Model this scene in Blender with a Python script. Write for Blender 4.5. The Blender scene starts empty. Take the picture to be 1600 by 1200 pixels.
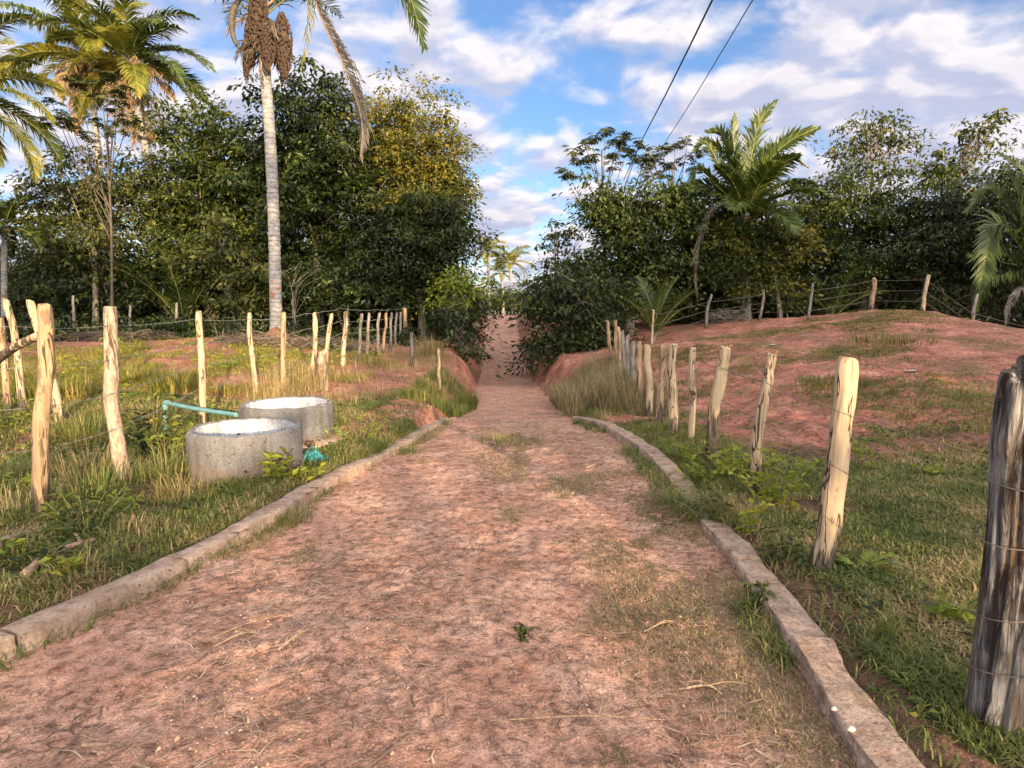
import bpy, math, random
import numpy as np
from mathutils import Vector

sc = bpy.context.scene
COL = sc.collection
rng = np.random.default_rng(7)
PI = math.pi
def A(*v): return np.array(v, float)

# ------------------------------------------------------------------ camera
F, CAMH = 950.0, 1.6
PITCH = math.atan(120 / F)
cam = bpy.data.cameras.new('camera'); co = bpy.data.objects.new('camera', cam); COL.objects.link(co)
cam.sensor_width = 36; cam.lens = F / 1600 * 36; cam.clip_start = .05; cam.clip_end = 3000
co.location = (0, 0, CAMH); co.rotation_euler = (PI / 2 - PITCH, 0, 0); sc.camera = co
FW = A(0, math.cos(PITCH), -math.sin(PITCH)); UP = A(0, math.sin(PITCH), math.cos(PITCH))
def ray(px, py): return FW + A((px - 800) / F, 0, 0) + UP * ((600 - py) / F)
def at(px, py, Y):
    r = ray(px, py); return A(0, 0, CAMH) + r * (Y / r[1])

# ------------------------------------------------------------------ noise
def _h(i, j, s):
    n = (i.astype(np.int64) * 374761393 + j.astype(np.int64) * 668265263 + s * 974711) & 0xffffffff
    n = ((n ^ (n >> 13)) * 1274126177) & 0xffffffff
    return ((n ^ (n >> 16)) & 0xffff) / 65535.0
def vn(x, y, s=0):
    x = np.asarray(x, float); y = np.asarray(y, float)
    i = np.floor(x); j = np.floor(y); u = x - i; v = y - j
    u = u * u * (3 - 2 * u); v = v * v * (3 - 2 * v)
    a = _h(i, j, s); b = _h(i + 1, j, s); c = _h(i, j + 1, s); d = _h(i + 1, j + 1, s)
    return (a * (1 - u) + b * u) * (1 - v) + (c * (1 - u) + d * u) * v - .5
def fbm(x, y, s=0, o=4):
    t = 0; a = 1.
    x = np.asarray(x, float); y = np.asarray(y, float)
    for k in range(o):
        t = t + a * vn(x, y, s + k * 17); x = x * 2.03 + 3.1; y = y * 2.03 + 1.7; a *= .5
    return t
def sstep(a, b, x):
    t = np.clip((x - a) / (b - a), 0, 1); return t * t * (3 - 2 * t)

# ------------------------------------------------------------------ terrain
RP = A([-200, 0], [5, 0], [7, -.04], [8.5, -.12], [10.5, -.33], [14, -.75], [20, -1.25], [26, -1.5], [32, -1.32], [40, -.65], [50, .15], [58, .58], [64, .68], [75, .4], [400, .4])
RL = A([-200, -4], [0, -3.1], [1.2, -2.75], [2.65, -2.29], [3.35, -2.01], [4.2, -1.79], [5.1, -1.63], [6.5, -1.3], [8, -1.14], [10, -1.0], [14, -.98], [20, -1.2], [28, -1.35], [40, -1.8], [58, -2.3], [80, -3.2], [400, -15])
RR = A([-200, 4], [0, 1.15], [2, 1.22], [3, 1.33], [3.95, 1.39], [5, 1.4], [6.2, 1.39], [7, 1.36], [8.4, 1.22], [10.5, 1.0], [14, 1.0], [20, 1.0], [28, .8], [40, .45], [58, .15], [80, -.6], [400, -12])
def rprof(y): 
    return (np.interp(y - .8, RP[:, 0], RP[:, 1]) + np.interp(y, RP[:, 0], RP[:, 1]) + np.interp(y + .8, RP[:, 0], RP[:, 1])) / 3
def rl(y): return np.interp(y, RL[:, 0], RL[:, 1])
def rr(y): return np.interp(y, RR[:, 0], RR[:, 1])
CP = A(
 [1.6,2,.05],[3,2,.06],[5,3,.1],[1.8,5,.02],[3,6,.05],[6,6,.1],[2,8,-.05],[3.2,8,.05],[10,8,.3],[16,8,.3],[2.2,10.5,-.22],[2.3,12,-.28],[2.6,15,-.14],[2.8,18,-.05],
 [4,12,.1],[3.6,18,.25],[5,22,.3],[8,14,.6],[8,20,.68],[10.7,22,1.12],[13,22,1.42],[13.3,20,1.45],[16.5,22,.35],[20,22,-.5],[14,14,.8],[18,17,.0],[20,13,.15],[11,10,.4],[8.2,25.7,.72],[10.4,25.7,1.05],
 [6,30,.7],[12,29,1.0],[20,30,.2],[30,30,.2],[3,30,.0],[5,45,.6],[10,60,.9],[30,60,.6],[4,75,.5],
 [-2,2,.1],[-4,3,.09],[-3.6,4.7,.06],[-3.5,6,.05],[-4,8,.05],[-4,10,.02],[-8,4,.1],[-8,10,.15],[-15,10,.2],[-8,16,.3],[-15,20,.35],[-4,14,.1],[-4.1,18,.1],[-4.4,24,.15],
 [-8,21,.45],[-14,26,.4],[-22,26,.3],[-2.2,12,-.05],[-2.6,16,-.1],[-2.2,20,-.2],[-3,28,0],[-3.4,36,.0],[-4.5,50,.7],[-30,40,.4],[-30,10,.2],[-4,75,.5],[-2.0,8,.12],[-2.3,10,.08],
 [0,-10,0],[-30,-30,.2],[30,-30,.2],[30,5,.2],[-30,70,.5],[40,80,.5],[0,110,.4],[-60,110,.4],[60,110,.4],[60,0,.2],[-60,0,.2],[0,-60,0])
def _phi(r2): return .5 * r2 * np.log(r2 + 1e-9)
def _fit():
    n = len(CP); X = CP[:, :2]
    K = _phi(((X[:, None] - X[None]) ** 2).sum(-1)) + np.eye(n) * .12
    P = np.hstack([np.ones((n, 1)), X]); M = np.zeros((n + 3, n + 3)); M[:n, :n] = K; M[:n, n:] = P; M[n:, :n] = P.T
    return np.linalg.solve(M, np.concatenate([CP[:, 2], np.zeros(3)]))
_W = _fit()
def tps(x, y):
    x = np.clip(x, -60, 60); y = np.clip(y, -60, 110)
    z = _W[-3] + _W[-2] * x + _W[-1] * y
    for k in range(len(CP)):
        z = z + _W[k] * _phi((x - CP[k, 0]) ** 2 + (y - CP[k, 1]) ** 2)
    return np.clip(z, -1.6, 1.8)
def road_d(x, y):      # >0 outside the road
    w = .22 * fbm(x * .0 + y * .9, y * 0 + np.sign(x) * 5, 3, 3) * sstep(8, 14, y)
    return np.maximum(rl(y) + w - x, x - rr(y) + w)
def road_z(x, y):
    far = 1 + 1.2 * sstep(8, 20, y)
    z = rprof(y) + .05 * fbm(x * .8, y * .5, 11, 3) * far + .022 * fbm(x * 3.2, y * 3.2, 12, 3)
    lump = np.maximum(fbm(x * 9, y * 7, 15, 3), -.25)
    cl = np.maximum(fbm(x * 17, y * 13, 18, 2) - .12, 0)
    sm = sstep(-.25, .2, fbm(x * .8, y * .6, 20, 3)); lump = lump * (.45 + .75 * sm); cl = cl * (.35 + .9 * sm)
    return z + .012 * lump + .022 * cl + .010 * fbm(x * 26, y * 24, 13, 2)
def terrain(x, y):
    x = np.asarray(x, float); y = np.asarray(y, float)
    z = tps(x, y)
    d = road_d(x, y)
    bank = sstep(0, 1, (d - .02) / (.25 + .75 * sstep(8, 13, y) + .4 * fbm(x * .7, y * .7, 5, 2)))
    r = rprof(y)
    z = r + (z - r) * bank
    z = z + .09 * fbm(x * .45, y * .45, 21, 3) * sstep(.3, 2, d) + .03 * fbm(x * 2.2, y * 2.2, 22, 3) * sstep(0, .4, d)
    z = z + .05 * np.maximum(fbm(x * 1.6, y * 1.6, 27, 4), -.1) * sstep(2.2, 4, x) * sstep(5, 7, y) * sstep(30, 24, y)
    z = z + .10 * np.maximum(fbm(x * 4.2, y * 3.6, 28, 3), -.12) * sstep(2.3, 3.4, x) * sstep(5.5, 7.5, y) * sstep(30, 24, y) + .04 * np.maximum(fbm(x * 3.5, y * 3.2, 29, 3), -.1) * sstep(-3.4, -4.5, x) * sstep(6, 9, y)
    ero = sstep(8, 10, y) * sstep(.0, .3, d) * sstep(1.8, .8, d) * sstep(60, 40, y)
    z = z + .10 * fbm(x * 2.2, y * 4.0, 24, 3) * ero
    return np.where(d < .12, np.minimum(z, r - .07), z + np.where(d < .3, -.05 * sstep(.3, .1, d), 0))
def height(x, y):
    x = np.asarray(x, float); y = np.asarray(y, float)
    d = road_d(x, y); t = terrain(x, y)
    return np.where(d < .05, np.maximum(road_z(x, y), t), t)
def h1(x, y): return float(height(A(x), A(y))[0])
def gp(px, py, far=90.):
    r = ray(px, py); Y = np.concatenate([np.arange(1.2, 12, .02), np.arange(12, far, .1)])
    P = A(0, 0, CAMH)[None] + r[None] * (Y / r[1])[:, None]
    hz = height(P[:, 0], P[:, 1]); k = np.argmax(P[:, 2] < hz)
    if P[k, 2] >= hz[k]: k = len(Y) - 1
    return A(P[k, 0], P[k, 1], hz[k])
def foot(px, Y):
    x = at(px, 500, Y)[0]
    for _ in range(3):
        z = h1(x, Y); x = (px - 800) / F * (Y * FW[1] + (z - CAMH) * FW[2])
    return A(x, Y, h1(x, Y))

# ------------------------------------------------------------------ mesh helpers
class G:
    def __init__(s): s.V = []; s.Fq = []; s.n = 0; s.mi = []
    def add(s, V, Fa, m=0):
        V = np.asarray(V, float).reshape(-1, 3); Fa = np.asarray(Fa, int)
        s.V.append(V); s.Fq.append(Fa + s.n); s.mi.append(np.full(len(Fa), m)); s.n += len(V); return s
def build(name, g, mats, parent=None, smooth=True, origin=None):
    V = np.concatenate(g.V); o = A(0, 0, 0) if origin is None else np.asarray(origin, float)
    me = bpy.data.meshes.new(name); me.vertices.add(len(V)); me.vertices.foreach_set('co', (V - o).astype(np.float32).ravel())
    lp = np.concatenate([f.ravel() for f in g.Fq]); tot = np.concatenate([np.full(len(f), f.shape[1]) for f in g.Fq])
    st = np.concatenate([[0], np.cumsum(tot)[:-1]])
    me.loops.add(len(lp)); me.loops.foreach_set('vertex_index', lp.astype(np.int32))
    me.polygons.add(len(tot)); me.polygons.foreach_set('loop_start', st.astype(np.int32))
    try: me.polygons.foreach_set('loop_total', tot.astype(np.int32))
    except Exception: pass
    if not isinstance(mats, (list, tuple)): mats = [mats]
    for m in mats: me.materials.append(m)
    if len(mats) > 1: me.polygons.foreach_set('material_index', np.concatenate(g.mi).astype(np.int32))
    me.polygons.foreach_set('use_smooth', np.full(len(tot), smooth))
    me.update(calc_edges=True)
    ob = bpy.data.objects.new(name, me); COL.objects.link(ob)
    if parent is not None:
        ob.parent = parent; ob.location = o - np.array(parent.location)
    else: ob.location = o
    return ob
def thing(name, loc, label, cat, group=None):
    o = bpy.data.objects.new(name, None); COL.objects.link(o); o.empty_display_size = .2
    o.location = loc; o['label'] = label; o['category'] = cat
    if group: o['group'] = group
    return o
def tag(o, label=None, cat=None, group=None, kind=None):
    if label: o['label'] = label
    if cat: o['category'] = cat
    if group: o['group'] = group
    if kind: o['kind'] = kind
    return o
def nrm(v): return v / np.maximum(np.linalg.norm(v, axis=-1, keepdims=True), 1e-9)
def spline(P, n):
    P = np.asarray(P, float); d = np.concatenate([[0], np.cumsum(np.linalg.norm(np.diff(P, axis=0), axis=1))])
    if len(P) == 2: t = np.linspace(0, 1, n)[:, None]; return P[0] * (1 - t) + P[1] * t
    m = np.gradient(P, d, axis=0); s = np.linspace(0, d[-1], n); k = np.clip(np.searchsorted(d, s) - 1, 0, len(P) - 2)
    h = (d[k + 1] - d[k]); t = (s - d[k]) / h; t = t[:, None]; h = h[:, None]
    return (2*t**3-3*t**2+1)*P[k] + (t**3-2*t**2+t)*h*m[k] + (-2*t**3+3*t**2)*P[k+1] + (t**3-t**2)*h*m[k+1]
def tube(g, P, R, ns=8, cap=True, bump=None, m=0):
    P = np.asarray(P, float); n = len(P); R = np.broadcast_to(np.asarray(R, float), (n,))
    T = nrm(np.gradient(P, axis=0)); ref = A(1, 0, 0) if abs(T[:, 0]).mean() < .8 else A(0, 1, 0)
    S = nrm(np.cross(T, ref)); B = np.cross(T, S)
    a = np.linspace(0, 2 * PI, ns, endpoint=False)
    rad = R[:, None] * np.ones((1, ns))
    if bump is not None: rad = rad * bump(np.arange(n)[:, None] / max(n - 1, 1), a[None])
    V = P[:, None] + rad[..., None] * (np.cos(a)[None, :, None] * S[:, None] + np.sin(a)[None, :, None] * B[:, None])
    i = np.arange(n - 1)[:, None] * ns; j = np.arange(ns)[None]; j2 = (j + 1) % ns
    Q = np.stack([i + j, i + j2, i + ns + j2, i + ns + j], -1).reshape(-1, 4)
    g.add(V.reshape(-1, 3), Q, m)
    if cap:
        for k, sg in ((n - 1, 1), (0, -1)):
            c = V[k].mean(0) + T[k] * sg * R[k] * .12
            W = np.vstack([V[k], c[None]]); t = np.arange(ns)
            Fq = np.stack([t, (t + 1) % ns, np.full(ns, ns)], -1) if sg > 0 else np.stack([(t + 1) % ns, t, np.full(ns, ns)], -1)
            g.add(W, Fq, m)
    return g

# ------------------------------------------------------------------ materials
def mat(name):
    m = bpy.data.materials.new(name); m.use_nodes = True; nt = m.node_tree; nt.nodes.clear()
    return m, nt
class N:
    def __init__(s, nt): s.nt = nt
    def __call__(s, typ, ins=None, **kw):
        n = s.nt.nodes.new(typ)
        for k, v in kw.items(): setattr(n, k, v)
        for k, v in (ins or {}).items():
            i = n.inputs[k]
            if isinstance(v, bpy.types.NodeSocket): s.nt.links.new(v, i)
            else: i.default_value = v
        return n
    def math(s, op, a, b=0., c=0., clamp=False):
        n = s.nt.nodes.new('ShaderNodeMath'); n.operation = op; n.use_clamp = clamp
        for i, v in enumerate((a, b, c)):
            if isinstance(v, bpy.types.NodeSocket): s.nt.links.new(v, n.inputs[i])
            else: n.inputs[i].default_value = v
        return n.outputs[0]
    def ramp(s, f, stops, interp='LINEAR'):
        n = s.nt.nodes.new('ShaderNodeValToRGB'); s.nt.links.new(f, n.inputs[0]); cr = n.color_ramp; cr.interpolation = interp
        while len(cr.elements) < len(stops): cr.elements.new(.5)
        for e, (p, c) in zip(cr.elements, stops):
            e.position = p; e.color = (c, c, c, 1) if isinstance(c, (int, float)) else (*c, 1)
        return n.outputs[0]
    def mix(s, f, a, b, mode='MIX'):
        n = s.nt.nodes.new('ShaderNodeMix'); n.data_type = 'RGBA'; n.blend_type = mode
        for i, v in ((0, f), (6, a), (7, b)):
            if isinstance(v, bpy.types.NodeSocket): s.nt.links.new(v, n.inputs[i])
            else: n.inputs[i].default_value = v if i == 0 else (*v, 1) if len(v) == 3 else v
        return n.outputs[2]
    def noise(s, vec, scale, detail=4, rough=.55, dist=0., out=0):
        n = s('ShaderNodeTexNoise', {'Vector': vec, 'Scale': scale, 'Detail': detail, 'Roughness': rough, 'Distortion': dist}); return n.outputs[out]
    def scaled(s, vec, sx, sy, sz):
        return s('ShaderNodeMapping', {'Vector': vec, 'Scale': (sx, sy, sz)}).outputs[0]
    def out(s, sh): s.nt.links.new(sh, s('ShaderNodeOutputMaterial').inputs['Surface'])
def pbr(n, col, rough=.85, bump=None, bstr=.4, bdist=.02, spec=.25):
    ins = {'Base Color': col, 'Roughness': rough, 'Specular IOR Level': spec}
    if bump is not None:
        ins['Normal'] = n('ShaderNodeBump', {'Height': bump, 'Strength': bstr, 'Distance': bdist}).outputs[0]
    return n('ShaderNodeBsdfPrincipled', ins).outputs[0]

def leaf_mat(name, stops, trans=.35, rough=.5, big=1.2):
    m, nt = mat(name); n = N(nt)
    geo = n('ShaderNodeNewGeometry'); r = geo.outputs['Random Per Island']
    nz = n.noise(geo.outputs['Position'], big, 2)
    f = n.math('ADD', n.math('MULTIPLY', r, .6), n.math('MULTIPLY_ADD', nz, 1.6, -.6), clamp=True)
    c = n.ramp(f, stops)
    p = pbr(n, c, rough, spec=.35)
    c2 = n.mix(1., c, (1.25, 1.15, .5), 'MULTIPLY')
    t = n('ShaderNodeBsdfTranslucent', {'Color': c2}).outputs[0]
    n.out(n('ShaderNodeMixShader', {0: trans, 1: p, 2: t}).outputs[0]); return m
M = {}
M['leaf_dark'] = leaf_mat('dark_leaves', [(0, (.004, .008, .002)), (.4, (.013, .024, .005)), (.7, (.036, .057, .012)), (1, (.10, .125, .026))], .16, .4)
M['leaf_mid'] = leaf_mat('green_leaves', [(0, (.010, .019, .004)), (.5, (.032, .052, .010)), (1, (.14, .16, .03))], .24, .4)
M['leaf_sun_gold'] = leaf_mat('sun_gold_leaves', [(0, (.025, .037, .009)), (.4, (.085, .095, .017)), (.75, (.21, .19, .028)), (1, (.29, .16, .035))], .28)  # gold of the low sun painted into the leaf colour
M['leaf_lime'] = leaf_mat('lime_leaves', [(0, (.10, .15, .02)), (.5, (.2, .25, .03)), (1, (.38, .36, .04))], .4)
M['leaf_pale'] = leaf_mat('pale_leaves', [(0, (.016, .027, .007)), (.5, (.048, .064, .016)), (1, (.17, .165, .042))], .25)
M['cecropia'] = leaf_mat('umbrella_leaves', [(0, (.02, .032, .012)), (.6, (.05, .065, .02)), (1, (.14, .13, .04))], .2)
M['frond'] = leaf_mat('palm_green', [(0, (.022, .042, .012)), (.5, (.055, .088, .02)), (1, (.14, .17, .035))], .35, .4)
M['frond_gold'] = leaf_mat('palm_yellow_green', [(0, (.09, .12, .02)), (.5, (.2, .21, .035)), (1, (.38, .32, .06))], .45, .45)
M['frond_dead'] = leaf_mat('palm_dead', [(0, (.12, .085, .05)), (.5, (.26, .18, .10)), (1, (.42, .31, .18))], .2, .8)
M['fibre'] = leaf_mat('palm_fibre', [(0, (.03, .024, .018)), (.5, (.09, .07, .05)), (1, (.22, .17, .12))], .05, .9)
M['frond_grey'] = leaf_mat('palm_grey', [(0, (.10, .095, .08)), (.5, (.2, .18, .15)), (1, (.32, .29, .24))], .15, .85)
M['grass'] = leaf_mat('grass_blades', [(0, (.05, .075, .018)), (.32, (.10, .14, .03)), (.55, (.17, .185, .05)), (.75, (.28, .225, .10)), (1, (.45, .34, .19))], .25, .65, 1.6)
M['grass_green'] = leaf_mat('green_grass_blades', [(0, (.05, .075, .018)), (.45, (.12, .15, .035)), (.75, (.23, .22, .06)), (1, (.38, .30, .13))], .35, .55, 1.5)
M['grass_thin'] = leaf_mat('thin_creeping_grass', [(0, (.09, .095, .035)), (.4, (.19, .16, .075)), (.7, (.30, .225, .125)), (1, (.44, .33, .20))], .2, .7, 1.6)
M['grass_gold'] = leaf_mat('sun_gold_grass_blades', [(0, (.07, .10, .02)), (.4, (.17, .18, .035)), (.75, (.32, .26, .07)), (1, (.48, .35, .16))], .35, .55, 1.5)  # yellowish dry grass, with the low sun's gold painted into its colour
M['grass_dry'] = leaf_mat('dry_grass_blades', [(0, (.14, .12, .05)), (.4, (.28, .22, .10)), (1, (.50, .39, .21))], .3, .7, 1.5)
M['straw'] = leaf_mat('straw', [(0, (.11, .07, .05)), (.35, (.20, .13, .09)), (.6, (.33, .23, .155)), (1, (.58, .45, .31))], .05, .8, 2)

def dirt(name, road):
    m, nt = mat(name); n = N(nt)
    P = n('ShaderNodeNewGeometry').outputs['Position']
    big = n.noise(P, .55, 4, .6); mid = n.noise(P, 2.3, 5, .6); fine = n.noise(P, 16, 5, .65); gr = n.noise(P, 95, 4, .7)
    if road:
        c = n.ramp(mid, [(.30, (.43, .225, .15)), (.5, (.52, .30, .215)), (.68, (.62, .395, .295))])
        red = n.ramp(n.noise(P, 3.1, 5, .65, .6), [(.60, 0.), (.72, 1.)]); c = n.mix(red, c, (.47, .20, .11))
        dk = n.ramp(n.noise(P, 1.7, 6, .7), [(.52, 0.), (.72, .3)]); c = n.mix(dk, c, (.26, .155, .11)); dk2 = n.ramp(n.noise(P, 10., 6, .72), [(.53, 0.), (.70, .34)]); c = n.mix(dk2, c, (.25, .145, .10))
    else:
        c = n.ramp(mid, [(.3, (.28, .11, .077)), (.5, (.44, .19, .135)), (.7, (.56, .29, .215))])
        dk = n.ramp(n.noise(P, .8, 6, .7), [(.46, 0.), (.60, .65)]); c = n.mix(dk, c, (.17, .105, .065))
        gn = n.ramp(n.noise(P, .5, 5, .65), [(.55, 0.), (.63, .6)]); c = n.mix(gn, c, (.12, .125, .045))
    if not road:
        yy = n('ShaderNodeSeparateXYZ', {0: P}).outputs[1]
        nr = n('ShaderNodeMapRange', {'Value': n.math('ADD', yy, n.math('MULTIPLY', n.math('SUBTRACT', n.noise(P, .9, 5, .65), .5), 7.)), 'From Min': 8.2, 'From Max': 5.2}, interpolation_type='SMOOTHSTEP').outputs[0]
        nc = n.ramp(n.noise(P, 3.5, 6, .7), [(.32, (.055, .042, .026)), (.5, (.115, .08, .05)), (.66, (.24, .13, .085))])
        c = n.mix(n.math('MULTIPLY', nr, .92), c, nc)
    sp = n.ramp(fine, [(.34, .42), (.5, 1.), (.66, 1.3)]); c = n.mix(1., c, sp, 'MULTIPLY')
    sp2 = n.ramp(gr, [(.33, .5), (.52, 1.), (.7, 1.3)]); c = n.mix(1., c, sp2, 'MULTIPLY')
    st = n('ShaderNodeTexVoronoi', {'Vector': P, 'Scale': 34., 'Randomness': 1.}); 
    peb = n.math('MULTIPLY', n.ramp(st.outputs['Distance'], [(.10, 1.), (.2, 0.)]), n.ramp(n.noise(P, 9, 2), [(.52, 0.), (.6, 1.)]))
    c = n.mix(peb, c, (.52, .36, .27))
    hh = n.math('ADD', n.math('MULTIPLY', fine, 1.), n.math('ADD', n.math('MULTIPLY', gr, .35), n.math('MULTIPLY', peb, .25)))
    hh = n.math('ADD', hh, n.math('MULTIPLY', mid, 1.2))
    n.out(pbr(n, c, .95, hh, .9, .04, .1)); return m
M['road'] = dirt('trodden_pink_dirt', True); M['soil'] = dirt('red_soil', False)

def wood(name, stops, crack=.6, grey=0., barkbase=True, zs=.12, sc_=22, bh=.0, bpt=.56):
    m, nt = mat(name); n = N(nt)
    oc = n('ShaderNodeTexCoord').outputs['Object']; rnd = n('ShaderNodeObjectInfo').outputs['Random']
    off = n('ShaderNodeVectorMath', {0: oc, 1: n('ShaderNodeCombineXYZ', {0: n.math('MULTIPLY', rnd, 30), 1: n.math('MULTIPLY', rnd, 17)}).outputs[0]}, operation='ADD').outputs[0]
    gv = n.scaled(off, 1, 1, zs)
    g1 = n.noise(gv, sc_, 6, .65, .4); c = n.ramp(g1, stops)
    c = n.mix(n.ramp(n.noise(off, 3.5, 3), [(.45, 0.), (.7, .45)]), c, [x * .62 for x in stops[-1][1]])
    ck = n.ramp(n.noise(n.scaled(off, 1, 1, .10), 11, 3, .6, .7), [(.0, 0.), (.425, 0.), (.438, crack), (.456, crack), (.468, 0.)]) if crack < 1.01 else n.ramp(n.noise(n.scaled(off, 1, 1, .1), 18, 5, .7, .5), [(.40, 1.), (.52, 0.)])
    c = n.mix(ck, c, (.035, .022, .016))
    bp = n.ramp(n.noise(n.scaled(off, 1, 1, .3), 11, 4, .65, .3), [(bpt, 0.), (bpt + .04, .75)]); c = n.mix(bp, c, (.15, .105, .07))
    if barkbase:
        z = n('ShaderNodeSeparateXYZ', {0: oc}).outputs[2]
        zz = n.math('ADD', z, n.math('MULTIPLY_ADD', n.noise(n.scaled(off, 1, 1, .12), 16, 4), 1.1, -.2 - bh))
        bb = n.ramp(n.math('ADD', zz, n.math('MULTIPLY', rnd, -.25)), [(.34, .92), (.40, 0.)]); c = n.mix(bb, c, n.ramp(n.noise(gv, 40, 4, .7), [(.38, (.018, .015, .013)), (.55, (.07, .055, .045)), (.7, (.22, .18, .15))]))
    hh = n.math('SUBTRACT', g1, n.math('MULTIPLY', ck, .8))
    n.out(pbr(n, c, .85, hh, .8, .012, .2)); return m
M['post_cream'] = wood('stripped_cream_wood', [(.3, (.28, .20, .125)), (.5, (.46, .345, .225)), (.7, (.58, .47, .335))], .95, bpt=.63)
M['post_tan'] = wood('weathered_tan_wood', [(.3, (.20, .125, .075)), (.5, (.35, .24, .145)), (.7, (.48, .36, .235))], .9)
M['post_bark'] = wood('pale_rough_bark', [(.3, (.14, .10, .075)), (.5, (.33, .25, .19)), (.7, (.50, .40, .31))], .8, barkbase=False, zs=.4, sc_=34)
M['post_shade_grey'] = wood('shaded_weathered_wood', [(.3, (.13, .11, .10)), (.5, (.25, .22, .195)), (.7, (.37, .33, .29))], .8)  # weathered grey wood, its tone also carrying the shade on distant posts
M['post_char'] = wood('charred_splitting_wood', [(.30, (.015, .013, .013)), (.44, (.055, .05, .048)), (.52, (.16, .15, .148)), (.60, (.28, .265, .26)), (.72, (.46, .44, .43))], 1.02, barkbase=False, zs=.10, sc_=46)
M['post_half'] = wood('half_barked_wood', [(.3, (.30, .20, .12)), (.5, (.48, .36, .22)), (.7, (.62, .50, .33))], .9, bh=.42)
M['bark'] = wood('dark_bark', [(.3, (.09, .075, .06)), (.5, (.19, .165, .135)), (.7, (.32, .28, .24))], .5, barkbase=False, zs=.4, sc_=12)
M['twig'] = wood('dry_twig', [(.3, (.16, .10, .07)), (.5, (.32, .22, .15)), (.7, (.5, .38, .27))], .3, barkbase=False)
def palm_bark():
    m, nt = mat('ringed_palm_bark'); n = N(nt); oc = n('ShaderNodeTexCoord').outputs['Object']
    c = n.ramp(n.noise(n.scaled(oc, 1, 1, 2.2), 5, 6, .7), [(.32, (.12, .112, .108)), (.5, (.25, .242, .245)), (.7, (.37, .362, .368))])
    z = n('ShaderNodeSeparateXYZ', {0: oc}).outputs[2]
    ring = n.math('FRACT', n.math('ADD', n.math('MULTIPLY', z, 6.5), n.math('MULTIPLY', n.noise(oc, 2, 2), 1.0)))
    rf = n.ramp(ring, [(0, 1.), (.12, 0.), (.9, 0.), (1, 1.)]); c = n.mix(n.math('MULTIPLY', rf, .45), c, (.08, .07, .06))
    scar = n.ramp(n.noise(oc, 3.2, 4, .6), [(.56, 0.), (.62, 1.)])
    low = n.ramp(z, [(0., 1.), (2.6, 1.), (3.4, 0.)]) if False else n.math('LESS_THAN', n.math('ADD', z, n.math('MULTIPLY', n.noise(oc, 2, 2), 1.)), 2.6)
    c = n.mix(n.math('MULTIPLY', scar, low), c, (.27, .13, .085))
    n.out(pbr(n, c, .9, n.math('SUBTRACT', n.noise(oc, 14, 5), rf), .7, .02, .15)); return m
M['palm_bark'] = palm_bark()
def concrete(name, base, dirty, sc_=3):
    m, nt = mat(name); n = N(nt); P = n('ShaderNodeNewGeometry').outputs['Position']
    c = n.ramp(n.noise(P, sc_, 6, .65), [(.3, [x * .72 for x in base]), (.5, base), (.72, [min(1, x * 1.25) for x in base])])
    c = n.mix(n.ramp(n.noise(n.scaled(P, 1, 1, .6), 5, 6, .7), [(.5, 0.), (.68, .75)]), c, dirty)
    dr = n.ramp(n.noise(n.scaled(P, 1, 1, .12), 11, 5, .65), [(.46, 0.), (.62, .55)]); c = n.mix(dr, c, [x * .5 for x in dirty])
    f = n.noise(P, 60, 4, .7); c = n.mix(1., c, n.ramp(f, [(.3, .6), (.5, 1.), (.7, 1.2)]), 'MULTIPLY')
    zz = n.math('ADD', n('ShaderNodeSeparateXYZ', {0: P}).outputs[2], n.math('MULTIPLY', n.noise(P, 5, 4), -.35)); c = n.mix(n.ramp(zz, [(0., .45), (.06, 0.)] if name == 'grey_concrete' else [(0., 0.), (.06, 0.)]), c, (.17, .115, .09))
    pit = n.ramp(n.noise(P, 26, 3, .6), [(.30, 1.), (.36, 0.)]); c = n.mix(n.math('MULTIPLY', pit, .6), c, [x * .35 for x in base])
    n.out(pbr(n, c, .92, n.math('SUBTRACT', n.math('MULTIPLY', f, .8), pit), .7, .015, .15)); return m
M['concrete'] = concrete('grey_concrete', (.175, .175, .178), (.14, .125, .115))
M['ringtop'] = concrete('pale_cement_render', (.24, .23, .215), (.16, .14, .12))
M['lime'] = concrete('chalky_lime_wash', (.50, .53, .60), (.30, .30, .31), 5)
M['kerb'] = concrete('worn_kerb_concrete', (.40, .30, .235), (.30, .19, .13), 4)
def plain(name, col, rough=.6, var=.25, spec=.3, sc_=8, metal=0.):
    m, nt = mat(name); n = N(nt); P = n('ShaderNodeNewGeometry').outputs['Position']
    f = n.noise(P, sc_, 5, .6); c = n.mix(n.ramp(f, [(.35, 0.), (.7, 1.)]), [x * (1 - var) for x in col], [min(1, x * (1 + var)) for x in col])
    n.out(pbr(n, c, rough, f, .3, .01, spec)); return m
M['pvc'] = plain('turquoise_pipe_plastic', (.13, .29, .31), .45, .18, .4)
M['teal'] = plain('teal_plastic_sheet', (.02, .15, .16), .4, .4, .5, 20)
M['wire'] = plain('galvanised_wire', (.20, .19, .175), .5, .3, .5)
M['rust'] = plain('dull_wire', (.13, .105, .09), .7, .3, .3)
M['cable'] = plain('black_cable', (.03, .03, .035), .6)
M['termite'] = plain('baked_earth', (.17, .095, .06), .95, .35, .1, 6)
M['fruit'] = plain('brown_palm_fruit', (.075, .05, .037), .75, .5, .2, 30)
M['spathe'] = plain('woody_spathe', (.085, .07, .055), .7, .3)
M['pebble'] = leaf_mat('pebble_stone', [(0, (.22, .13, .10)), (.6, (.40, .26, .19)), (1, (.5, .38, .30))], 0., .9)
M['litter'] = plain('white_scrap', (.50, .46, .42), .6, .15)
M['boot'] = plain('black_rubber', (.02, .02, .022), .5)

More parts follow.
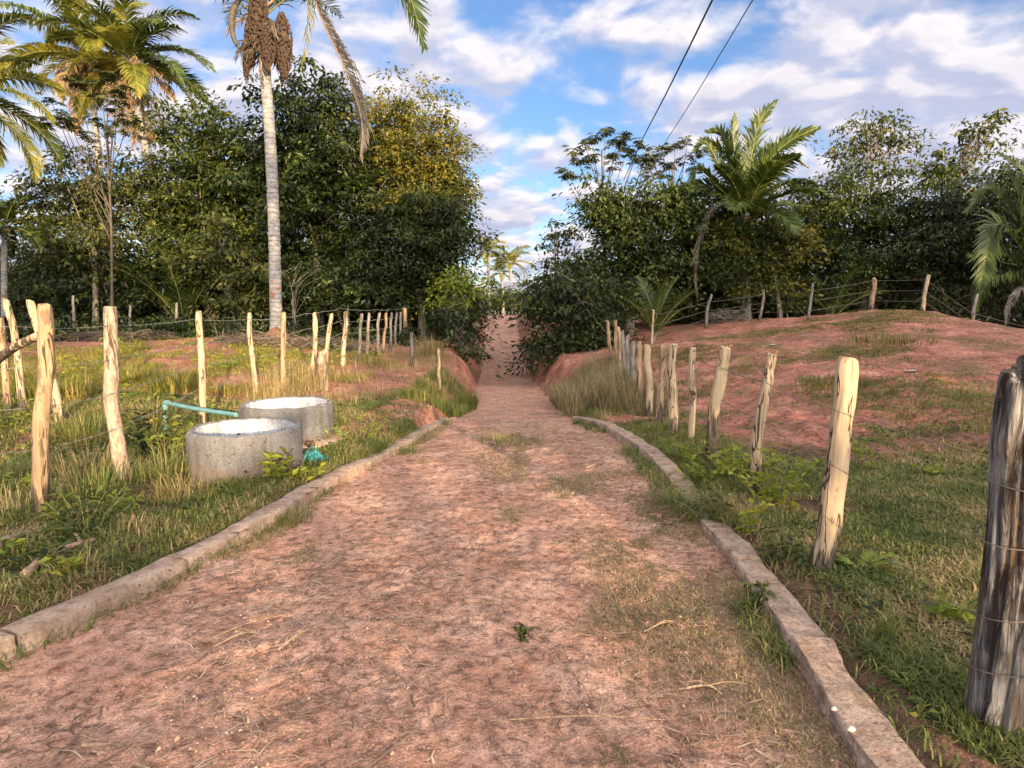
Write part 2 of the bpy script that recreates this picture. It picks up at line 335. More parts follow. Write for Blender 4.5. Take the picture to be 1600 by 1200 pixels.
# ------------------------------------------------------------------ world and sun
SEL = math.radians(9.0); SH = nrm(A(.37, -.93)); SUN = A(SH[0] * math.cos(SEL), SH[1] * math.cos(SEL), math.sin(SEL))
w = bpy.data.worlds.new("World"); sc.world = w; w.use_nodes = True; nt = w.node_tree; nt.nodes.clear(); n = N(nt)
sky = n('ShaderNodeTexSky', sky_type='NISHITA', sun_disc=False); sky.sun_elevation = SEL
sky.sun_rotation = math.atan2(SUN[0], SUN[1]) % (2 * PI); sky.altitude = 150; sky.air_density = 1.0; sky.dust_density = .5; sky.ozone_density = 1.6
D = n('ShaderNodeTexCoord').outputs['Generated']; sx = n('ShaderNodeSeparateXYZ', {0: D})
zc = n.math('MAXIMUM', sx.outputs[2], 0.)
dz = n.math('ADD', zc, .30)
cx = n.math('DIVIDE', sx.outputs[0], dz); cy = n.math('DIVIDE', sx.outputs[1], dz)
cv = n('ShaderNodeCombineXYZ', {0: cx, 1: cy, 2: 3.7}).outputs[0]
cvs = n.scaled(cv, 1., 1.15, 1.)
n1 = n.noise(cvs, 5.6, 9, .5, .25); n2 = n.noise(n('ShaderNodeVectorMath', {0: cvs, 1: (.02, -.07, .0)}, operation='ADD').outputs[0], 5.6, 6, .5, .25); nL = n.noise(cvs, 1.5, 3, .5)
def dirdot(px, py, lo, hi):
    d = nrm(ray(px, py)); v = n('ShaderNodeVectorMath', {0: D, 1: tuple(d)}, operation='DOT_PRODUCT').outputs['Value']
    return n('ShaderNodeMapRange', {'Value': v, 'From Min': lo, 'From Max': hi}, interpolation_type='SMOOTHSTEP', clamp=True).outputs[0]
gap = dirdot(1010, 90, math.cos(math.radians(19)), math.cos(math.radians(3)))
gap2 = dirdot(870, 190, math.cos(math.radians(12)), math.cos(math.radians(2)))
veil = dirdot(1560, 60, math.cos(math.radians(34)), math.cos(math.radians(12)))
cov = n.math('ADD', n1, n.math('MULTIPLY', n.math('SUBTRACT', nL, .5), .30))
cov = n.math('SUBTRACT', cov, n.math('MULTIPLY', gap, .115)); cov = n.math('SUBTRACT', cov, n.math('MULTIPLY', gap2, .02)); left = dirdot(600, 60, math.cos(math.radians(30)), math.cos(math.radians(8))); cov = n.math('ADD', cov, n.math('MULTIPLY', left, .05)); lowb = n('ShaderNodeMapRange', {'Value': sx.outputs[2], 'From Min': .34, 'From Max': .12}, clamp=True).outputs[0]; cov = n.math('ADD', cov, n.math('MULTIPLY', lowb, .05)); cov = n.math('ADD', cov, n.math('MULTIPLY', veil, .16))
mask = n('ShaderNodeMapRange', {'Value': cov, 'From Min': .355, 'From Max': .645}, interpolation_type='SMOOTHSTEP').outputs[0]
lit = n('ShaderNodeMapRange', {'Value': n.math('SUBTRACT', n1, n2), 'From Min': -.07, 'From Max': .11}).outputs[0]
thick = n('ShaderNodeMapRange', {'Value': cov, 'From Min': .50, 'From Max': .74}).outputs[0]
lum = n.math('SUBTRACT', n.math('ADD', n.math('MULTIPLY', lit, .65), .42), n.math('MULTIPLY', thick, .30), clamp=True)
CLD = 1.0
ccol = n.ramp(lum, [(0, (.44, .49, .68)), (.45, (.60, .62, .78)), (.8, (.86, .82, .88)), (1, (1.04, .97, .97))])
ccol = n.mix(1., ccol, (CLD * 5.0,) * 3, 'MULTIPLY')
sund = n('ShaderNodeVectorMath', {0: D, 1: tuple(SUN)}, operation='DOT_PRODUCT').outputs['Value']
glow = n('ShaderNodeMapRange', {'Value': sund, 'From Min': -.1, 'From Max': 1.}, clamp=True).outputs[0]
glow2 = n.math('MULTIPLY', n.math('POWER', glow, 1.5), 6.2)
skyc = n.mix(1., sky.outputs[0], (.76, .90, 1.2), 'MULTIPLY')
tot = n.mix(mask, skyc, ccol)
gm = n('ShaderNodeCombineColor', {0: n.math('MULTIPLY_ADD', glow2, 1.24, 1.), 1: n.math('MULTIPLY_ADD', glow2, 1., 1.), 2: n.math('MULTIPLY_ADD', glow2, .66, 1.)}).outputs[0]
tot = n.mix(1., tot, gm, 'MULTIPLY')
bg = n('ShaderNodeBackground', {'Color': tot, 'Strength': .1}); wo = n('ShaderNodeOutputWorld'); nt.links.new(bg.outputs[0], wo.inputs[0])
sl = bpy.data.lights.new('sun', 'SUN'); so = bpy.data.objects.new('sun', sl); COL.objects.link(so)
sl.energy = 5.0; sl.angle = math.radians(.5); sl.color = (1., .73, .42)
so.rotation_euler = Vector(SUN).to_track_quat('Z', 'Y').to_euler(); so.location = (5, -5, 30)
vs = sc.view_settings; vs.view_transform = 'Standard'; vs.look = 'None'; vs.exposure = 1.12; vs.gamma = 1

# ------------------------------------------------------------------ ground, road, kerbs
def grow(a, b, d0, k):
    o = [a]; d = d0
    while o[-1] < b: o.append(o[-1] + d); d *= k
    return np.array(o)
xp = np.concatenate([np.arange(0, 5, .05), grow(5, 20, .06, 1.03), grow(20.6, 900, 1.2, 1.14)]); xs = np.unique(np.concatenate([-xp[1:], xp]))
ys = np.concatenate([-grow(0, 700, 1., 1.25)[::-1][:-1], np.arange(0, 1.2, .3), np.arange(1.2, 9, .045), np.arange(9, 26, .1), grow(26, 90, .3, 1.01), grow(92, 1200, 3, 1.15)])
ys = np.unique(np.round(ys, 4))
X, Y = np.meshgrid(xs, ys); Z = terrain(X.ravel(), Y.ravel())
def gridq(nx, ny):
    i = np.arange(ny - 1)[:, None] * nx + np.arange(nx - 1)[None]; return np.stack([i, i + 1, i + nx + 1, i + nx], -1).reshape(-1, 4)
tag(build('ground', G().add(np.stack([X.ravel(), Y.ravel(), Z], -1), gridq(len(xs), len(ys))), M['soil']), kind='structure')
u = np.linspace(0, 1, 100); yr = np.concatenate([np.arange(-12, 1, .3), np.arange(1, 7, .032), np.arange(7, 20, .08), np.arange(20, 90, .3)])
U, YY = np.meshgrid(u, yr); YY = YY.ravel(); U = U.ravel()
L_, R_ = rl(YY) - .28 + .08 * vn(YY * 1.5, YY * 0, 4), rr(YY) + .28 + .08 * vn(YY * 1.5, YY * 0 + 9, 4); XX = L_ + (R_ - L_) * U
ed = np.minimum(XX - L_, R_ - XX)
ZZ = road_z(XX, YY) - .16 * sstep(.22, 0., ed) * sstep(6, 9, YY) - .02 * sstep(.2, 0, ed)
tag(build('dirt_road', G().add(np.stack([XX, YY, ZZ], -1), gridq(100, len(yr))), M['road']), kind='structure')

def kerb(path, side, breaks, hgt, wid=.175):
    g = G(); S = spline(np.array(path), 260)
    d = np.concatenate([[0], np.cumsum(np.linalg.norm(np.diff(S, axis=0), axis=1))])
    br = [0] + breaks + [d[-1]]
    for a, b in zip(br[:-1], br[1:]):
        t = np.linspace(a + .012, b - .012, max(6, int((b - a) / .035)))
        x = np.interp(t, d, S[:, 0]); y = np.interp(t, d, S[:, 1])
        T = nrm(np.stack([np.gradient(x), np.gradient(y)], -1)); Nn = np.stack([T[:, 1], -T[:, 0]], -1) * side
        z0 = rprof(y); rise = hgt(y) + .024 * fbm(t * 1.3, t * 0 + a, 31, 3); seg = .02 * (vn(A(a * 7), A(3))[0])
        prof = [(-.015, -.15), (0, .0), (.0, .4), (.005, .75), (.022, .95), (.05, 1), (.5, 1.02), (.86, 1), (.97, .93), (1, .7), (1.0, -.9)]
        V = []
        for k, (o, q) in enumerate(prof):
            jit = .019 * fbm(t * 5, t * 0 + k * .35, 33, 3) + .006 * vn(t * 22, t * 0 + k * 3, 35)
            chip = -.022 * np.maximum(0, vn(t * 2.6, t * 0 + 1.3 * (k // 4), 37) - .22) * 3
            ox = o * wid + (jit + (-chip if k < 6 else chip)) * (1 if k not in (6,) else .3) + seg
            zz = z0 + q * rise * .8 + (.5 * jit + chip if 2 < k < 9 else 0) if q > 0 else z0 + q * .12
            V.append(np.stack([x + Nn[:, 0] * ox, y + Nn[:, 1] * ox, zz], -1))
        V = np.stack(V, 1); m_ = len(prof)
        g.add(V.reshape(-1, 3), gridq(m_, len(t)) if side > 0 else gridq(m_, len(t))[:, ::-1])
        for e, flip in ((0, 0), (len(t) - 1, 1)):
            idx = np.arange(m_)[None]; W = V[e]; g.add(W, idx if flip == 0 else idx[:, ::-1])
    return g
kl = [(-3.02, .3), (-2.75, 1.25), (-2.31, 2.62), (-2.03, 3.35), (-1.81, 4.2), (-1.64, 5.1), (-1.32, 6.5), (-1.16, 8), (-1.03, 10.)]
tag(build('kerb', kerb([A(x, y) for x, y in kl], -1, [1.4, 2.47, 3.4, 4.45, 5.5, 6.5, 7.5, 8.5], lambda y: .105 - .035 * sstep(5, 9, y) + .05 * np.minimum(0, vn(y * 1.1, y * 0, 41))), M['kerb']), kind='structure')
krr = [(1.17, .5), (1.24, 2), (1.34, 3), (1.40, 3.95), (1.42, 5), (1.41, 6.2), (1.37, 7), (1.23, 8.4), (1.02, 10.4)]
tag(build('kerb', kerb([A(x, y) for x, y in krr], 1, [1.15, 2.2, 3.1, 3.9, 4.7, 5.6, 6.6, 7.6], lambda y: .075 - .03 * np.exp(-((y - 4.6) / .6) ** 2) + .055 * sstep(5.2, 6.5, y) * sstep(10.5, 8, y) + .03 * vn(y * 1.3, y * 0, 43), .18), M['kerb'], smooth=False), kind='structure')

# ------------------------------------------------------------------ vegetation generators
def leaves(g, P, dirs, nor, L, W, fold=.12, m=0):
    n_ = len(P); d = nrm(dirs); s = nrm(np.cross(nor, d)); nn = np.cross(d, s)
    L = np.broadcast_to(L, (n_,))[:, None]; W = np.broadcast_to(W, (n_,))[:, None]
    mid = P + d * L * .45 + nn * L * fold * .6
    V = np.stack([P, mid - s * W / 2, P + d * L - nn * L * fold * .6, mid + s * W / 2], 1)
    g.add(V.reshape(-1, 3), np.arange(4 * n_).reshape(-1, 4), m)
def clumped(lobes, dens, Ls, rg, per=45, flat=.55, crad=.42, shell=.45):
    g = G(); tips = []
    for (c, r) in lobes:
        area = PI * r[0] * r[2]; nl = int(area * dens); nc = max(3, int(nl / per))
        v = nrm(rg.normal(size=(nc, 3))); rad = rg.random(nc) ** shell
        sd_ = float(c[0] * 3.1 + c[2] * 7); q_ = vn(np.arctan2(v[:, 1], v[:, 0]) * 1.6 + sd_, v[:, 2] * 2.4 + sd_, 5) + .6 * vn(np.arctan2(v[:, 1], v[:, 0]) * 3.3 + sd_, v[:, 2] * 5 + sd_, 6)
        ctr = c + v * rad[:, None] * r * (1 + .75 * q_[:, None] + .10 * rg.normal(size=(nc, 1)))
        sz = crad * rg.uniform(.55, 1.5, nc)
        cnt = rg.integers(int(per * .5), int(per * 1.5), nc); idx = np.repeat(np.arange(nc), cnt); nc = nc
        off = rg.normal(size=(len(idx), 3)) * A(1, 1, flat) * sz[idx, None] * .62
        off[:, 2] -= .25 * (off[:, 0] ** 2 + off[:, 1] ** 2) / sz[idx]
        P = ctr[idx] + off
        d = off * A(1, 1, .3) + rg.normal(size=off.shape) * .3 + A(0, 0, -.28)
        nor = A(0, 0, 1) + rg.normal(size=off.shape) * .45 + .35 * v[idx]
        LL = Ls * rg.uniform(.55, 1.4, len(idx)) * (.8 + .5 * rg.random(nc))[idx]
        leaves(g, P, d, nor, LL, LL * .48); tips.append(ctr)
    return g, np.concatenate(tips)
def trunk_geo(base, top, r0, tips, rg, nl=9, wob=.25):
    g = G(); k = 12; t = np.linspace(0, 1, k)[:, None]
    P = base * (1 - t) + top * t; P[:, :2] += wob * np.stack([vn(t[:, 0] * 3, t[:, 0] * 0 + base[0], 3), vn(t[:, 0] * 3, t[:, 0] * 0 + base[1], 5)], -1) * t
    P[0, 2] -= .2
    tube(g, P, np.linspace(r0 * 1.25, r0 * .45, k), 8)
    if len(tips):
        for q in rg.choice(len(tips), min(nl, len(tips)), replace=False):
            s = P[rg.integers(k // 3, k)]; e = tips[q]; m_ = (s + e) / 2 + rg.normal(size=3) * .25 + A(0, 0, .25)
            tube(g, spline([s, m_, e], 8), np.linspace(r0 * .35, .012, 8), 5)
    return g
SEED = [100]
def plantrng(): SEED[0] += 1; return np.random.default_rng(SEED[0])
def wl(lobes, Y):
    o = []
    for L in lobes:
        px, py, rx, ry = L[:4]; dy = L[4] if len(L) > 4 else 0
        o.append((at(px, py, Y + dy), A(rx, max(rx * .85, 30), ry) * (Y + dy) / F))
    return o
def tree(label, bpx, Y, lobes, m='leaf_dark', dens=700, L=.15, r0=.14, name='tree', cat='tree', nl=16, crad=.62, per=62, top=None, group=None, shell=.36, flat=.30):
    rg = plantrng(); b = foot(bpx, Y); W = wl(lobes, Y); sz_ = rg.uniform(.95, 1.55); L = L * sz_; dens = dens * .88 / sz_ ** 1.5
    root = thing(name, b, label, cat, group)
    cg, tips = clumped(W, dens, L, rg, crad=crad, per=per, shell=shell, flat=flat)
    build('crown' if cat == 'tree' else 'foliage', cg, M[m], root, smooth=False, origin=b)
    tp = W[0][0] + A(0, 0, W[0][1][2] * .3) if top is None else at(*top, Y)
    build('trunk' if cat == 'tree' else 'stem', trunk_geo(b, tp, r0, tips, rg, nl), M['bark'], root, origin=b)
    return root

def cecropia(label, bpx, Y, tips, top, m='cecropia', r0=.07, R=.34, nleaf=13):
    rg = plantrng(); b = foot(bpx, Y); root = thing('umbrella_tree', b, label, 'tree')
    T = [at(px, py, Y + rg.uniform(-.8, .8)) for px, py in tips]; tp = at(*top, Y)
    g = G(); P = spline([b - A(0, 0, .2), b * .4 + tp * .6 + A(.1, 0, 0), tp], 14); tube(g, P, np.linspace(r0, .03, 14), 7)
    for e in T:
        k = int(np.clip(13 - np.linalg.norm(e - tp) * rg.uniform(2.0, 3.4), 5, 12)); s = P[k]
        tube(g, spline([s, s * .45 + e * .55 + A(0, 0, -.18), e], 9), np.linspace(.026, .012, 9), 5)
    build('trunk', g, M['stem'], root, origin=b)
    g = G()
    for e in T:
        for q in range(nleaf):
            az = rg.uniform(0, 2 * PI); pl = rg.uniform(.1, .55); c = e + A(math.cos(az) * pl, math.sin(az) * pl, rg.uniform(-.2, .22))
            nor = nrm(A(math.cos(az) * .45, math.sin(az) * .45, 1) + rg.normal(size=3) * .2)
            a1 = nrm(np.cross(nor, A(.3, .9, .1))); a2 = np.cross(nor, a1); k = 9
            an = np.linspace(-2.5, 2.5, k) + az; d = np.cos(an)[:, None] * a1 + np.sin(an)[:, None] * a2 - A(0, 0, .35)
            RR_ = R * rg.uniform(.6, 1.1) * (1 - .3 * (np.linspace(-1, 1, k) ** 2))
            leaves(g, np.repeat(c[None], k, 0), d, np.repeat(nor[None], k, 0), RR_, RR_ * .26, .06)
    build('crown', g, M[m], root, smooth=False, origin=b)

def frond_geo(path, nl=55, ll=.75, lw=.035, hang=.35, vee=.35, fa=1.0, side=None, roll=0., rg=None, r=.025, ragged=0., start=.12):
    P = spline(path, 40); g = G(); T = nrm(np.gradient(P, axis=0))
    tube(g, P, np.linspace(r, r * .2, 40), 5, m=1)
    if side is None:
        hv = P[-1] - P[0]; hv[2] = 0
        if np.linalg.norm(hv) < .05: hv = A(1, 0, 0)
        side = nrm(np.cross(nrm(hv), A(0, 0, 1)))
    t = np.linspace(start, 1, nl); B = np.stack([np.interp(t, np.linspace(0, 1, 40), P[:, k]) for k in range(3)], -1)
    TT = nrm(np.stack([np.interp(t, np.linspace(0, 1, 40), T[:, k]) for k in range(3)], -1))
    S0 = nrm(side[None] - TT * (TT @ side)[:, None]); N0 = np.cross(S0, TT); N0 = np.where((N0[:, 2:3] < 0), N0, N0)
    rl_ = roll * np.linspace(.3, 1, nl)[:, None]; S = S0 * np.cos(rl_) + N0 * np.sin(rl_); NN = np.cross(S, TT)
    prof = np.clip(np.sin(PI * np.clip(t * .92 + .1, 0, 1)) ** .6, .18, 1)
    for sg in (1, -1):
        keep = rg.random(nl) >= ragged; b = B[keep]; k_ = keep.sum()
        j = rg.normal(size=(k_, 3)) * .09
        fa_ = fa * (1 - .35 * t[keep, None])
        d = nrm(TT[keep] * np.cos(fa_) + sg * S[keep] * np.sin(fa_) * math.cos(vee) + NN[keep] * math.sin(vee) * np.sin(fa_) + j)
        Lh = (ll * prof[keep] * rg.uniform(.8, 1.1, k_))[:, None]
        wv = nrm(TT[keep] - d * (TT[keep] * d).sum(-1, keepdims=True)) * lw / 2
        mid = b + d * Lh * .5; d2 = nrm(d * (1 - hang) + A(0, 0, -1) * hang + j * .6); tip = mid + d2 * Lh * .5
        V = np.stack([b - wv * .6, b + wv * .6, mid - wv, mid + wv, tip - wv * .12, tip + wv * .12], 1).reshape(-1, 3)
        o = np.arange(k_)[:, None] * 6; Q = np.concatenate([o + A(0, 1, 3, 2).astype(int), o + A(2, 3, 5, 4).astype(int)])
        g.add(V, Q, 0)
    return g
def arc(base, az, e0, L, droop, n_=7, pw=1.4):
    s = np.linspace(0, 1, n_ * 4); e = e0 - droop * s ** pw; st = L / (n_ * 4 - 1)
    h = np.concatenate([[0], np.cumsum(np.cos(e[:-1]) * st)]); z = np.concatenate([[0], np.cumsum(np.sin(e[:-1]) * st)])
    return base + np.stack([h * math.cos(az), h * math.sin(az), z], -1)
M['stem'] = M['spathe']
M['rachis'] = plain('pale_green_rachis', (.20, .19, .08), .5, .2)
M['rachis_dead'] = plain('dry_rachis', (.27, .18, .10), .8, .3)
def palm(label, bpx, Y, trunk, r0, fronds=(), auto=None, skirt=None, name='palm_tree', group=None, mat_='palm_bark'):
    rg = plantrng(); b = foot(bpx, Y); root = thing(name, b, label, 'palm tree', group)
    P = np.array([b - A(0, 0, .3)] + [at(px, py, Y) for px, py in trunk]) if trunk else np.array([b - A(0, 0, .2), b + A(0, 0, .3)])
    S = spline(P, 60); R = np.interp(np.linspace(0, 1, 60), [0, .04, .12, .85, 1], [r0 * 1.35, r0 * 1.15, r0, r0 * .85, r0 * 1.05])
    build('trunk', tube(G(), S, R, 14, bump=lambda t, a: 1 + .035 * np.sin(t * 200) + .06 * vn(t * 30 + a, a * 1.2, 3)), M[mat_], root, origin=b)
    top = S[-1]
    for f in fronds:
        f = dict(f); mt = f.pop('m', 'frond'); nm = f.pop('name', 'frond'); pts = f.pop('pts', None); dd = f.pop('dy', None)
        if pts is not None:
            n_ = len(pts); dd = dd if dd is not None else np.zeros(n_)
            path = [at(px, py, Y + d_) for (px, py), d_ in zip(pts, dd)]
            path[0] = path[0] * .3 + top * .7 if np.linalg.norm(path[0] - top) < 1.5 else path[0]
        else: path = f.pop('path')
        o = build(nm, frond_geo(path, rg=rg, **f), [M[mt], M['rachis_dead' if ('dead' in mt or 'grey' in mt) else 'rachis']], root, smooth=False, origin=b)
    if auto:
        n_ = auto['n']; ms = auto.get('ms', ['frond'])
        for k in range(n_):
            q = (k + .5) / n_; az = k * 2.39996 + auto.get('az', 0); e0 = auto.get('e1', 1.35) * (1 - q) + auto.get('e2', -.15) * q + rg.normal() * .08
            L = auto['L'] * rg.uniform(.85, 1.1); path = arc(top + A(0, 0, -.25 * q), az, e0, L, auto.get('droop', 1.1) * rg.uniform(.75, 1.25))
            kw = dict(nl=auto.get('nl', 50), ll=auto.get('ll', .8), lw=auto.get('lw', .04), hang=auto.get('hang', .3) * rg.uniform(.6, 1.4), roll=rg.uniform(-1, 1) * auto.get('roll', .8), vee=auto.get('vee', .3), ragged=auto.get('ragged', .03))
            mt = ms[rg.integers(len(ms))] if q < .82 else auto.get('low', ms[-1])
            build('frond', frond_geo(path, rg=rg, **kw), [M[mt], M['rachis_dead' if 'dead' in mt else 'rachis']], root, smooth=False, origin=b)
    if skirt:
        g = G()
        for k in range(skirt['n']):
            az = rg.uniform(0, 2 * PI); t0 = S[int(59 - rg.random() * skirt.get('k', 10))]; L = skirt['L'] * rg.uniform(.5, 1.2)
            p0 = t0 + A(math.cos(az), math.sin(az), 0) * r0 * .7; e0 = rg.uniform(*skirt.get('e', (.2, 1.1)))
            pth = arc(p0, az, e0, L, skirt.get('d', 2.4) * rg.uniform(.6, 1.1)); tube(g, pth, np.linspace(.05, .015, len(pth)), 5)
            m_ = 25; bs = pth[rg.integers(4, len(pth), m_)]; dv = A(math.cos(az), math.sin(az), 0) * .25 + rg.normal(size=(m_, 3)) * .3 + A(0, 0, -1.)
            leaves(g, bs, dv, rg.normal(size=(m_, 3)), rg.uniform(.3, .8, m_) * skirt['L'] * .5, .035, .02)
        build('dead_frond_skirt', g, M[skirt.get('m', 'frond_dead')], root, smooth=False, origin=b)
    return root, top, rg

def blades(g, P, h, w, az, lean, m=0, nseg=2):
    n_ = len(P); h = h[:, None]; dv = np.stack([np.cos(az), np.sin(az), 0 * az], -1); sv = np.stack([-np.sin(az), np.cos(az), 0 * az], -1) * (w / 2)[:, None]; ln = lean[:, None]; zz = A(0, 0, 1)
    mid = P + zz * h * (.6 / (1 + .25 * ln)) + dv * h * .32 * ln; tip = P + zz * h * np.maximum(.12, 1 - .42 * ln) + dv * h * ln * .85
    V = np.stack([P - sv, P + sv, mid - sv * .8, mid + sv * .8, tip - sv * .1, tip + sv * .1], 1).reshape(-1, 3)
    o = np.arange(n_)[:, None] * 6; g.add(V, np.concatenate([o + np.array([0, 1, 3, 2]), o + np.array([2, 3, 5, 4])]), m)
def scatter(n_, x0, x1, y0, y1, rg, bias=1.):
    return rg.uniform(x0, x1, n_), y0 + (y1 - y0) * rg.random(n_) ** bias

# ================================================================== VEGETATION: LEFT
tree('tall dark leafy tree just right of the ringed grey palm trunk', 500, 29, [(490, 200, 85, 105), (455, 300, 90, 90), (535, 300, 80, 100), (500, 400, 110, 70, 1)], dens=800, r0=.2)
tree('tree with sunlit golden crown beside the hanging brown frond', 640, 30, [(640, 215, 78, 82), (600, 250, 55, 75), (690, 290, 45, 70), (655, 330, 80, 70)], m='leaf_sun_gold', dens=800, L=.165, r0=.16)
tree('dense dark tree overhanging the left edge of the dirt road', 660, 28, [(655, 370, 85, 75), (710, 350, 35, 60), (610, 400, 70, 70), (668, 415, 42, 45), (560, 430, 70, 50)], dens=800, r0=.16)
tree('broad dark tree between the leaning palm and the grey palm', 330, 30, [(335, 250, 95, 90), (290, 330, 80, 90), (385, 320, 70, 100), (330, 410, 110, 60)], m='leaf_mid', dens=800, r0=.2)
tree('olive green tree with sky gaps left of the leaning palm trunk', 150, 28, [(150, 290, 90, 60), (90, 320, 60, 50), (210, 300, 60, 70), (160, 370, 100, 50)], m='leaf_pale', dens=400, L=.15, r0=.12, per=30)
tree('dark undergrowth bush behind the left back fence', 200, 29, [(150, 430, 90, 45), (240, 430, 80, 50)], dens=650, cat='bush', name='bush', r0=.05)
tree('mid green bush with drooping sprays beside the grey palm trunk', 370, 26.5, [(350, 390, 55, 55), (390, 440, 50, 45)], m='leaf_pale', dens=600, cat='bush', name='bush', r0=.05, L=.18)
tree('dark bush under the tall trees, behind the row of grey posts', 540, 27, [(510, 450, 65, 42), (580, 455, 60, 40), (455, 460, 45, 35)], dens=650, cat='bush', name='bush', r0=.05)
tree('sunlit yellow green bush at the road edge under the overhanging tree', 712, 26.5, [(712, 438, 24, 30), (698, 470, 24, 24)], m='leaf_lime', dens=620, cat='bush', name='bush', r0=.04, L=.16)  # lime leaf colour paints in sunlight that does not reach this bush
tree('low dark bush spilling onto the left verge of the road', 722, 24, [(722, 520, 26, 34), (705, 500, 25, 25), (735, 545, 18, 20)], dens=700, cat='bush', name='bush', r0=.03, L=.13)
tree('pale green thicket at the far left below the palm fronds', 60, 33, [(50, 400, 60, 45), (110, 380, 50, 50), (20, 440, 50, 30)], m='leaf_pale', dens=380, cat='bush', name='bush', r0=.05, L=.18)
tree('warm lit thin tree showing through the gap left of the palms', 135, 38, [(130, 350, 35, 35), (100, 420, 45, 30)], m='leaf_sun_gold', dens=300, L=.18, r0=.08)
tree('thin bare stemmed shrub standing right of the grey palm base', 465, 25, [(455, 440, 28, 25), (480, 420, 25, 30)], dens=200, cat='bush', name='bush', r0=.03)
cecropia('dark umbrella leaved tree in front of the far left palms', 175, 26, [(80, 158), (95, 180), (120, 125), (140, 130), (165, 120), (180, 165), (150, 190), (110, 195), (130, 210), (185, 140), (75, 190), (175, 200), (200, 185), (160, 150)], (165, 190))

# main palm with fruit bunches
mp, mtop, rg = palm('tall palm with straight ringed grey trunk and hanging fruit bunches', 432, 20.5, [(431, 480), (427, 330), (421, 200), (414, 110), (408, 20)], .2, fronds=[
  dict(pts=[(415, 0), (470, -25), (512, 50), (548, 130), (566, 200), (563, 245)], m='frond_grey', name='dead_frond', nl=150, ll=1.35, hang=.7, fa=.8, ragged=.06, lw=.05, r=.045, roll=1.0, dy=[0, -.3, -.6, -.8, -.9, -.9]),
  dict(pts=[(412, -10), (500, -110), (585, -80), (638, -10), (662, 74)], m='frond', nl=130, ll=1.25, hang=.12, fa=.85, lw=.06, roll=1.5, dy=[0, -.6, -1.1, -1.4, -1.5]),
  dict(pts=[(412, -5), (450, -50), (480, 0), (478, 60), (470, 110)], m='frond_gold', nl=60, ll=.6, hang=.7, fa=.7, ragged=.3, dy=[0, -.2, -.3, -.3, -.3]),
  dict(pts=[(405, -5), (370, -60), (352, -20), (350, 15)], m='frond', nl=50, ll=.5, hang=.7, fa=.8, dy=[0, -.3, -.5, -.5]),
 ], auto=dict(n=13, L=5.2, e1=1.35, e2=.45, droop=.9, nl=60, ll=.95, az=.9, roll=.6), skirt=dict(n=48, L=.95, k=7, d=1.6, m='fibre', e=(-.7, .5)))
def bunch(parent, p0, p1, r, b):
    g = G(); P = spline([p0, (p0 + p1) / 2 + A(.05, 0, .05), p1], 14); tube(g, P, np.interp(np.linspace(0, 1, 14), [0, .25, .7, 1], [.03, r * .7, r * .62, r * .12]), 8)
    k = 420; t = rg.random(k) ** .9; a = rg.uniform(0, 2 * PI, k); rr_ = np.interp(t, [0, .15, .35, .8, 1], [.05, r * .8, r, r * .75, r * .2])
    C = np.stack([np.interp(t, np.linspace(0, 1, 14), P[:, q]) for q in range(3)], -1) + np.stack([np.cos(a) * rr_, np.sin(a) * rr_, 0 * a], -1)
    oct_ = A([1,0,0],[0,1,0],[-1,0,0],[0,-1,0],[0,0,1.5],[0,0,-1.2]) * .042; Fo = np.array([[0,1,4],[1,2,4],[2,3,4],[3,0,4],[1,0,5],[2,1,5],[3,2,5],[0,3,5]])
    g.add((C[:, None] + oct_[None]).reshape(-1, 3), (np.arange(k)[:, None, None] * 6 + Fo[None]).reshape(-1, 3))
    build('fruit_bunch', g, M['fruit'], parent, smooth=False, origin=b)
mb = A(*mp.location)
for (x0, y0, x1, y1, r, d) in [(404, -15, 397, 72, .27, -.5), (392, 20, 384, 120, .16, -.25), (418, 35, 417, 108, .22, -.45), (440, 20, 444, 122, .24, -.3)]:
    bunch(mp, at(x0, y0, 20.5 + d), at(x1, y1, 20.5 + d), r, mb)
g = G(); tube(g, spline([at(385, -15, 20.2), at(365, 15, 20.1), at(364, 55, 20.1), at(376, 84, 20.1)], 16), np.interp(np.linspace(0, 1, 16), [0, .4, .8, 1], [.03, .11, .07, .01]), 8)
build('spathe', g, M['spathe'], mp, origin=mb)

palm('leaning palm with green arching crown and shaggy dead leaf bases', 268, 32, [(255, 350), (242, 290), (228, 235), (215, 170), (206, 110), (203, 95)], .22, auto=dict(n=24, L=4.3, e1=1.4, e2=-.2, droop=1.35, nl=80, ll=1.05, lw=.07, ms=['frond', 'frond', 'frond_gold'], low='frond_gold', az=.4, roll=.9), skirt=dict(n=90, L=1.3, k=16, d=2.2))
palm('straight palm behind with yellow dead frond skirt under its crown', 172, 33.5, [(168, 380), (158, 280), (148, 190), (142, 120), (138, 85)], .17, auto=dict(n=18, L=4.7, e1=1.35, e2=-.3, droop=1.5, nl=80, ll=1.1, lw=.08, ms=['frond', 'frond_gold'], low='frond_dead', az=1.7, roll=.9, hang=.55), skirt=dict(n=120, L=1.4, k=7, d=2.5, m='frond_dead'))
palm('palm mostly outside the left edge with golden drooping fronds', -75, 23, [(-74, 300), (-72, 190), (-70, 140)], .2, auto=dict(n=22, L=3.7, e1=1.3, e2=-.5, droop=1.2, nl=80, ll=.95, lw=.06, ms=['frond', 'frond_gold', 'frond_gold'], low='frond_gold', az=.2, roll=.8, hang=.45), skirt=dict(n=20, L=.9))
palm('short dark palm at the far left behind the leaning poles', 6, 27, [(7, 420), (8, 350)], .13, auto=dict(n=18, L=2.3, e1=1.2, e2=-.3, droop=1.3, nl=50, ll=.6, lw=.06, ms=['frond'], low='frond_dead', roll=.7))
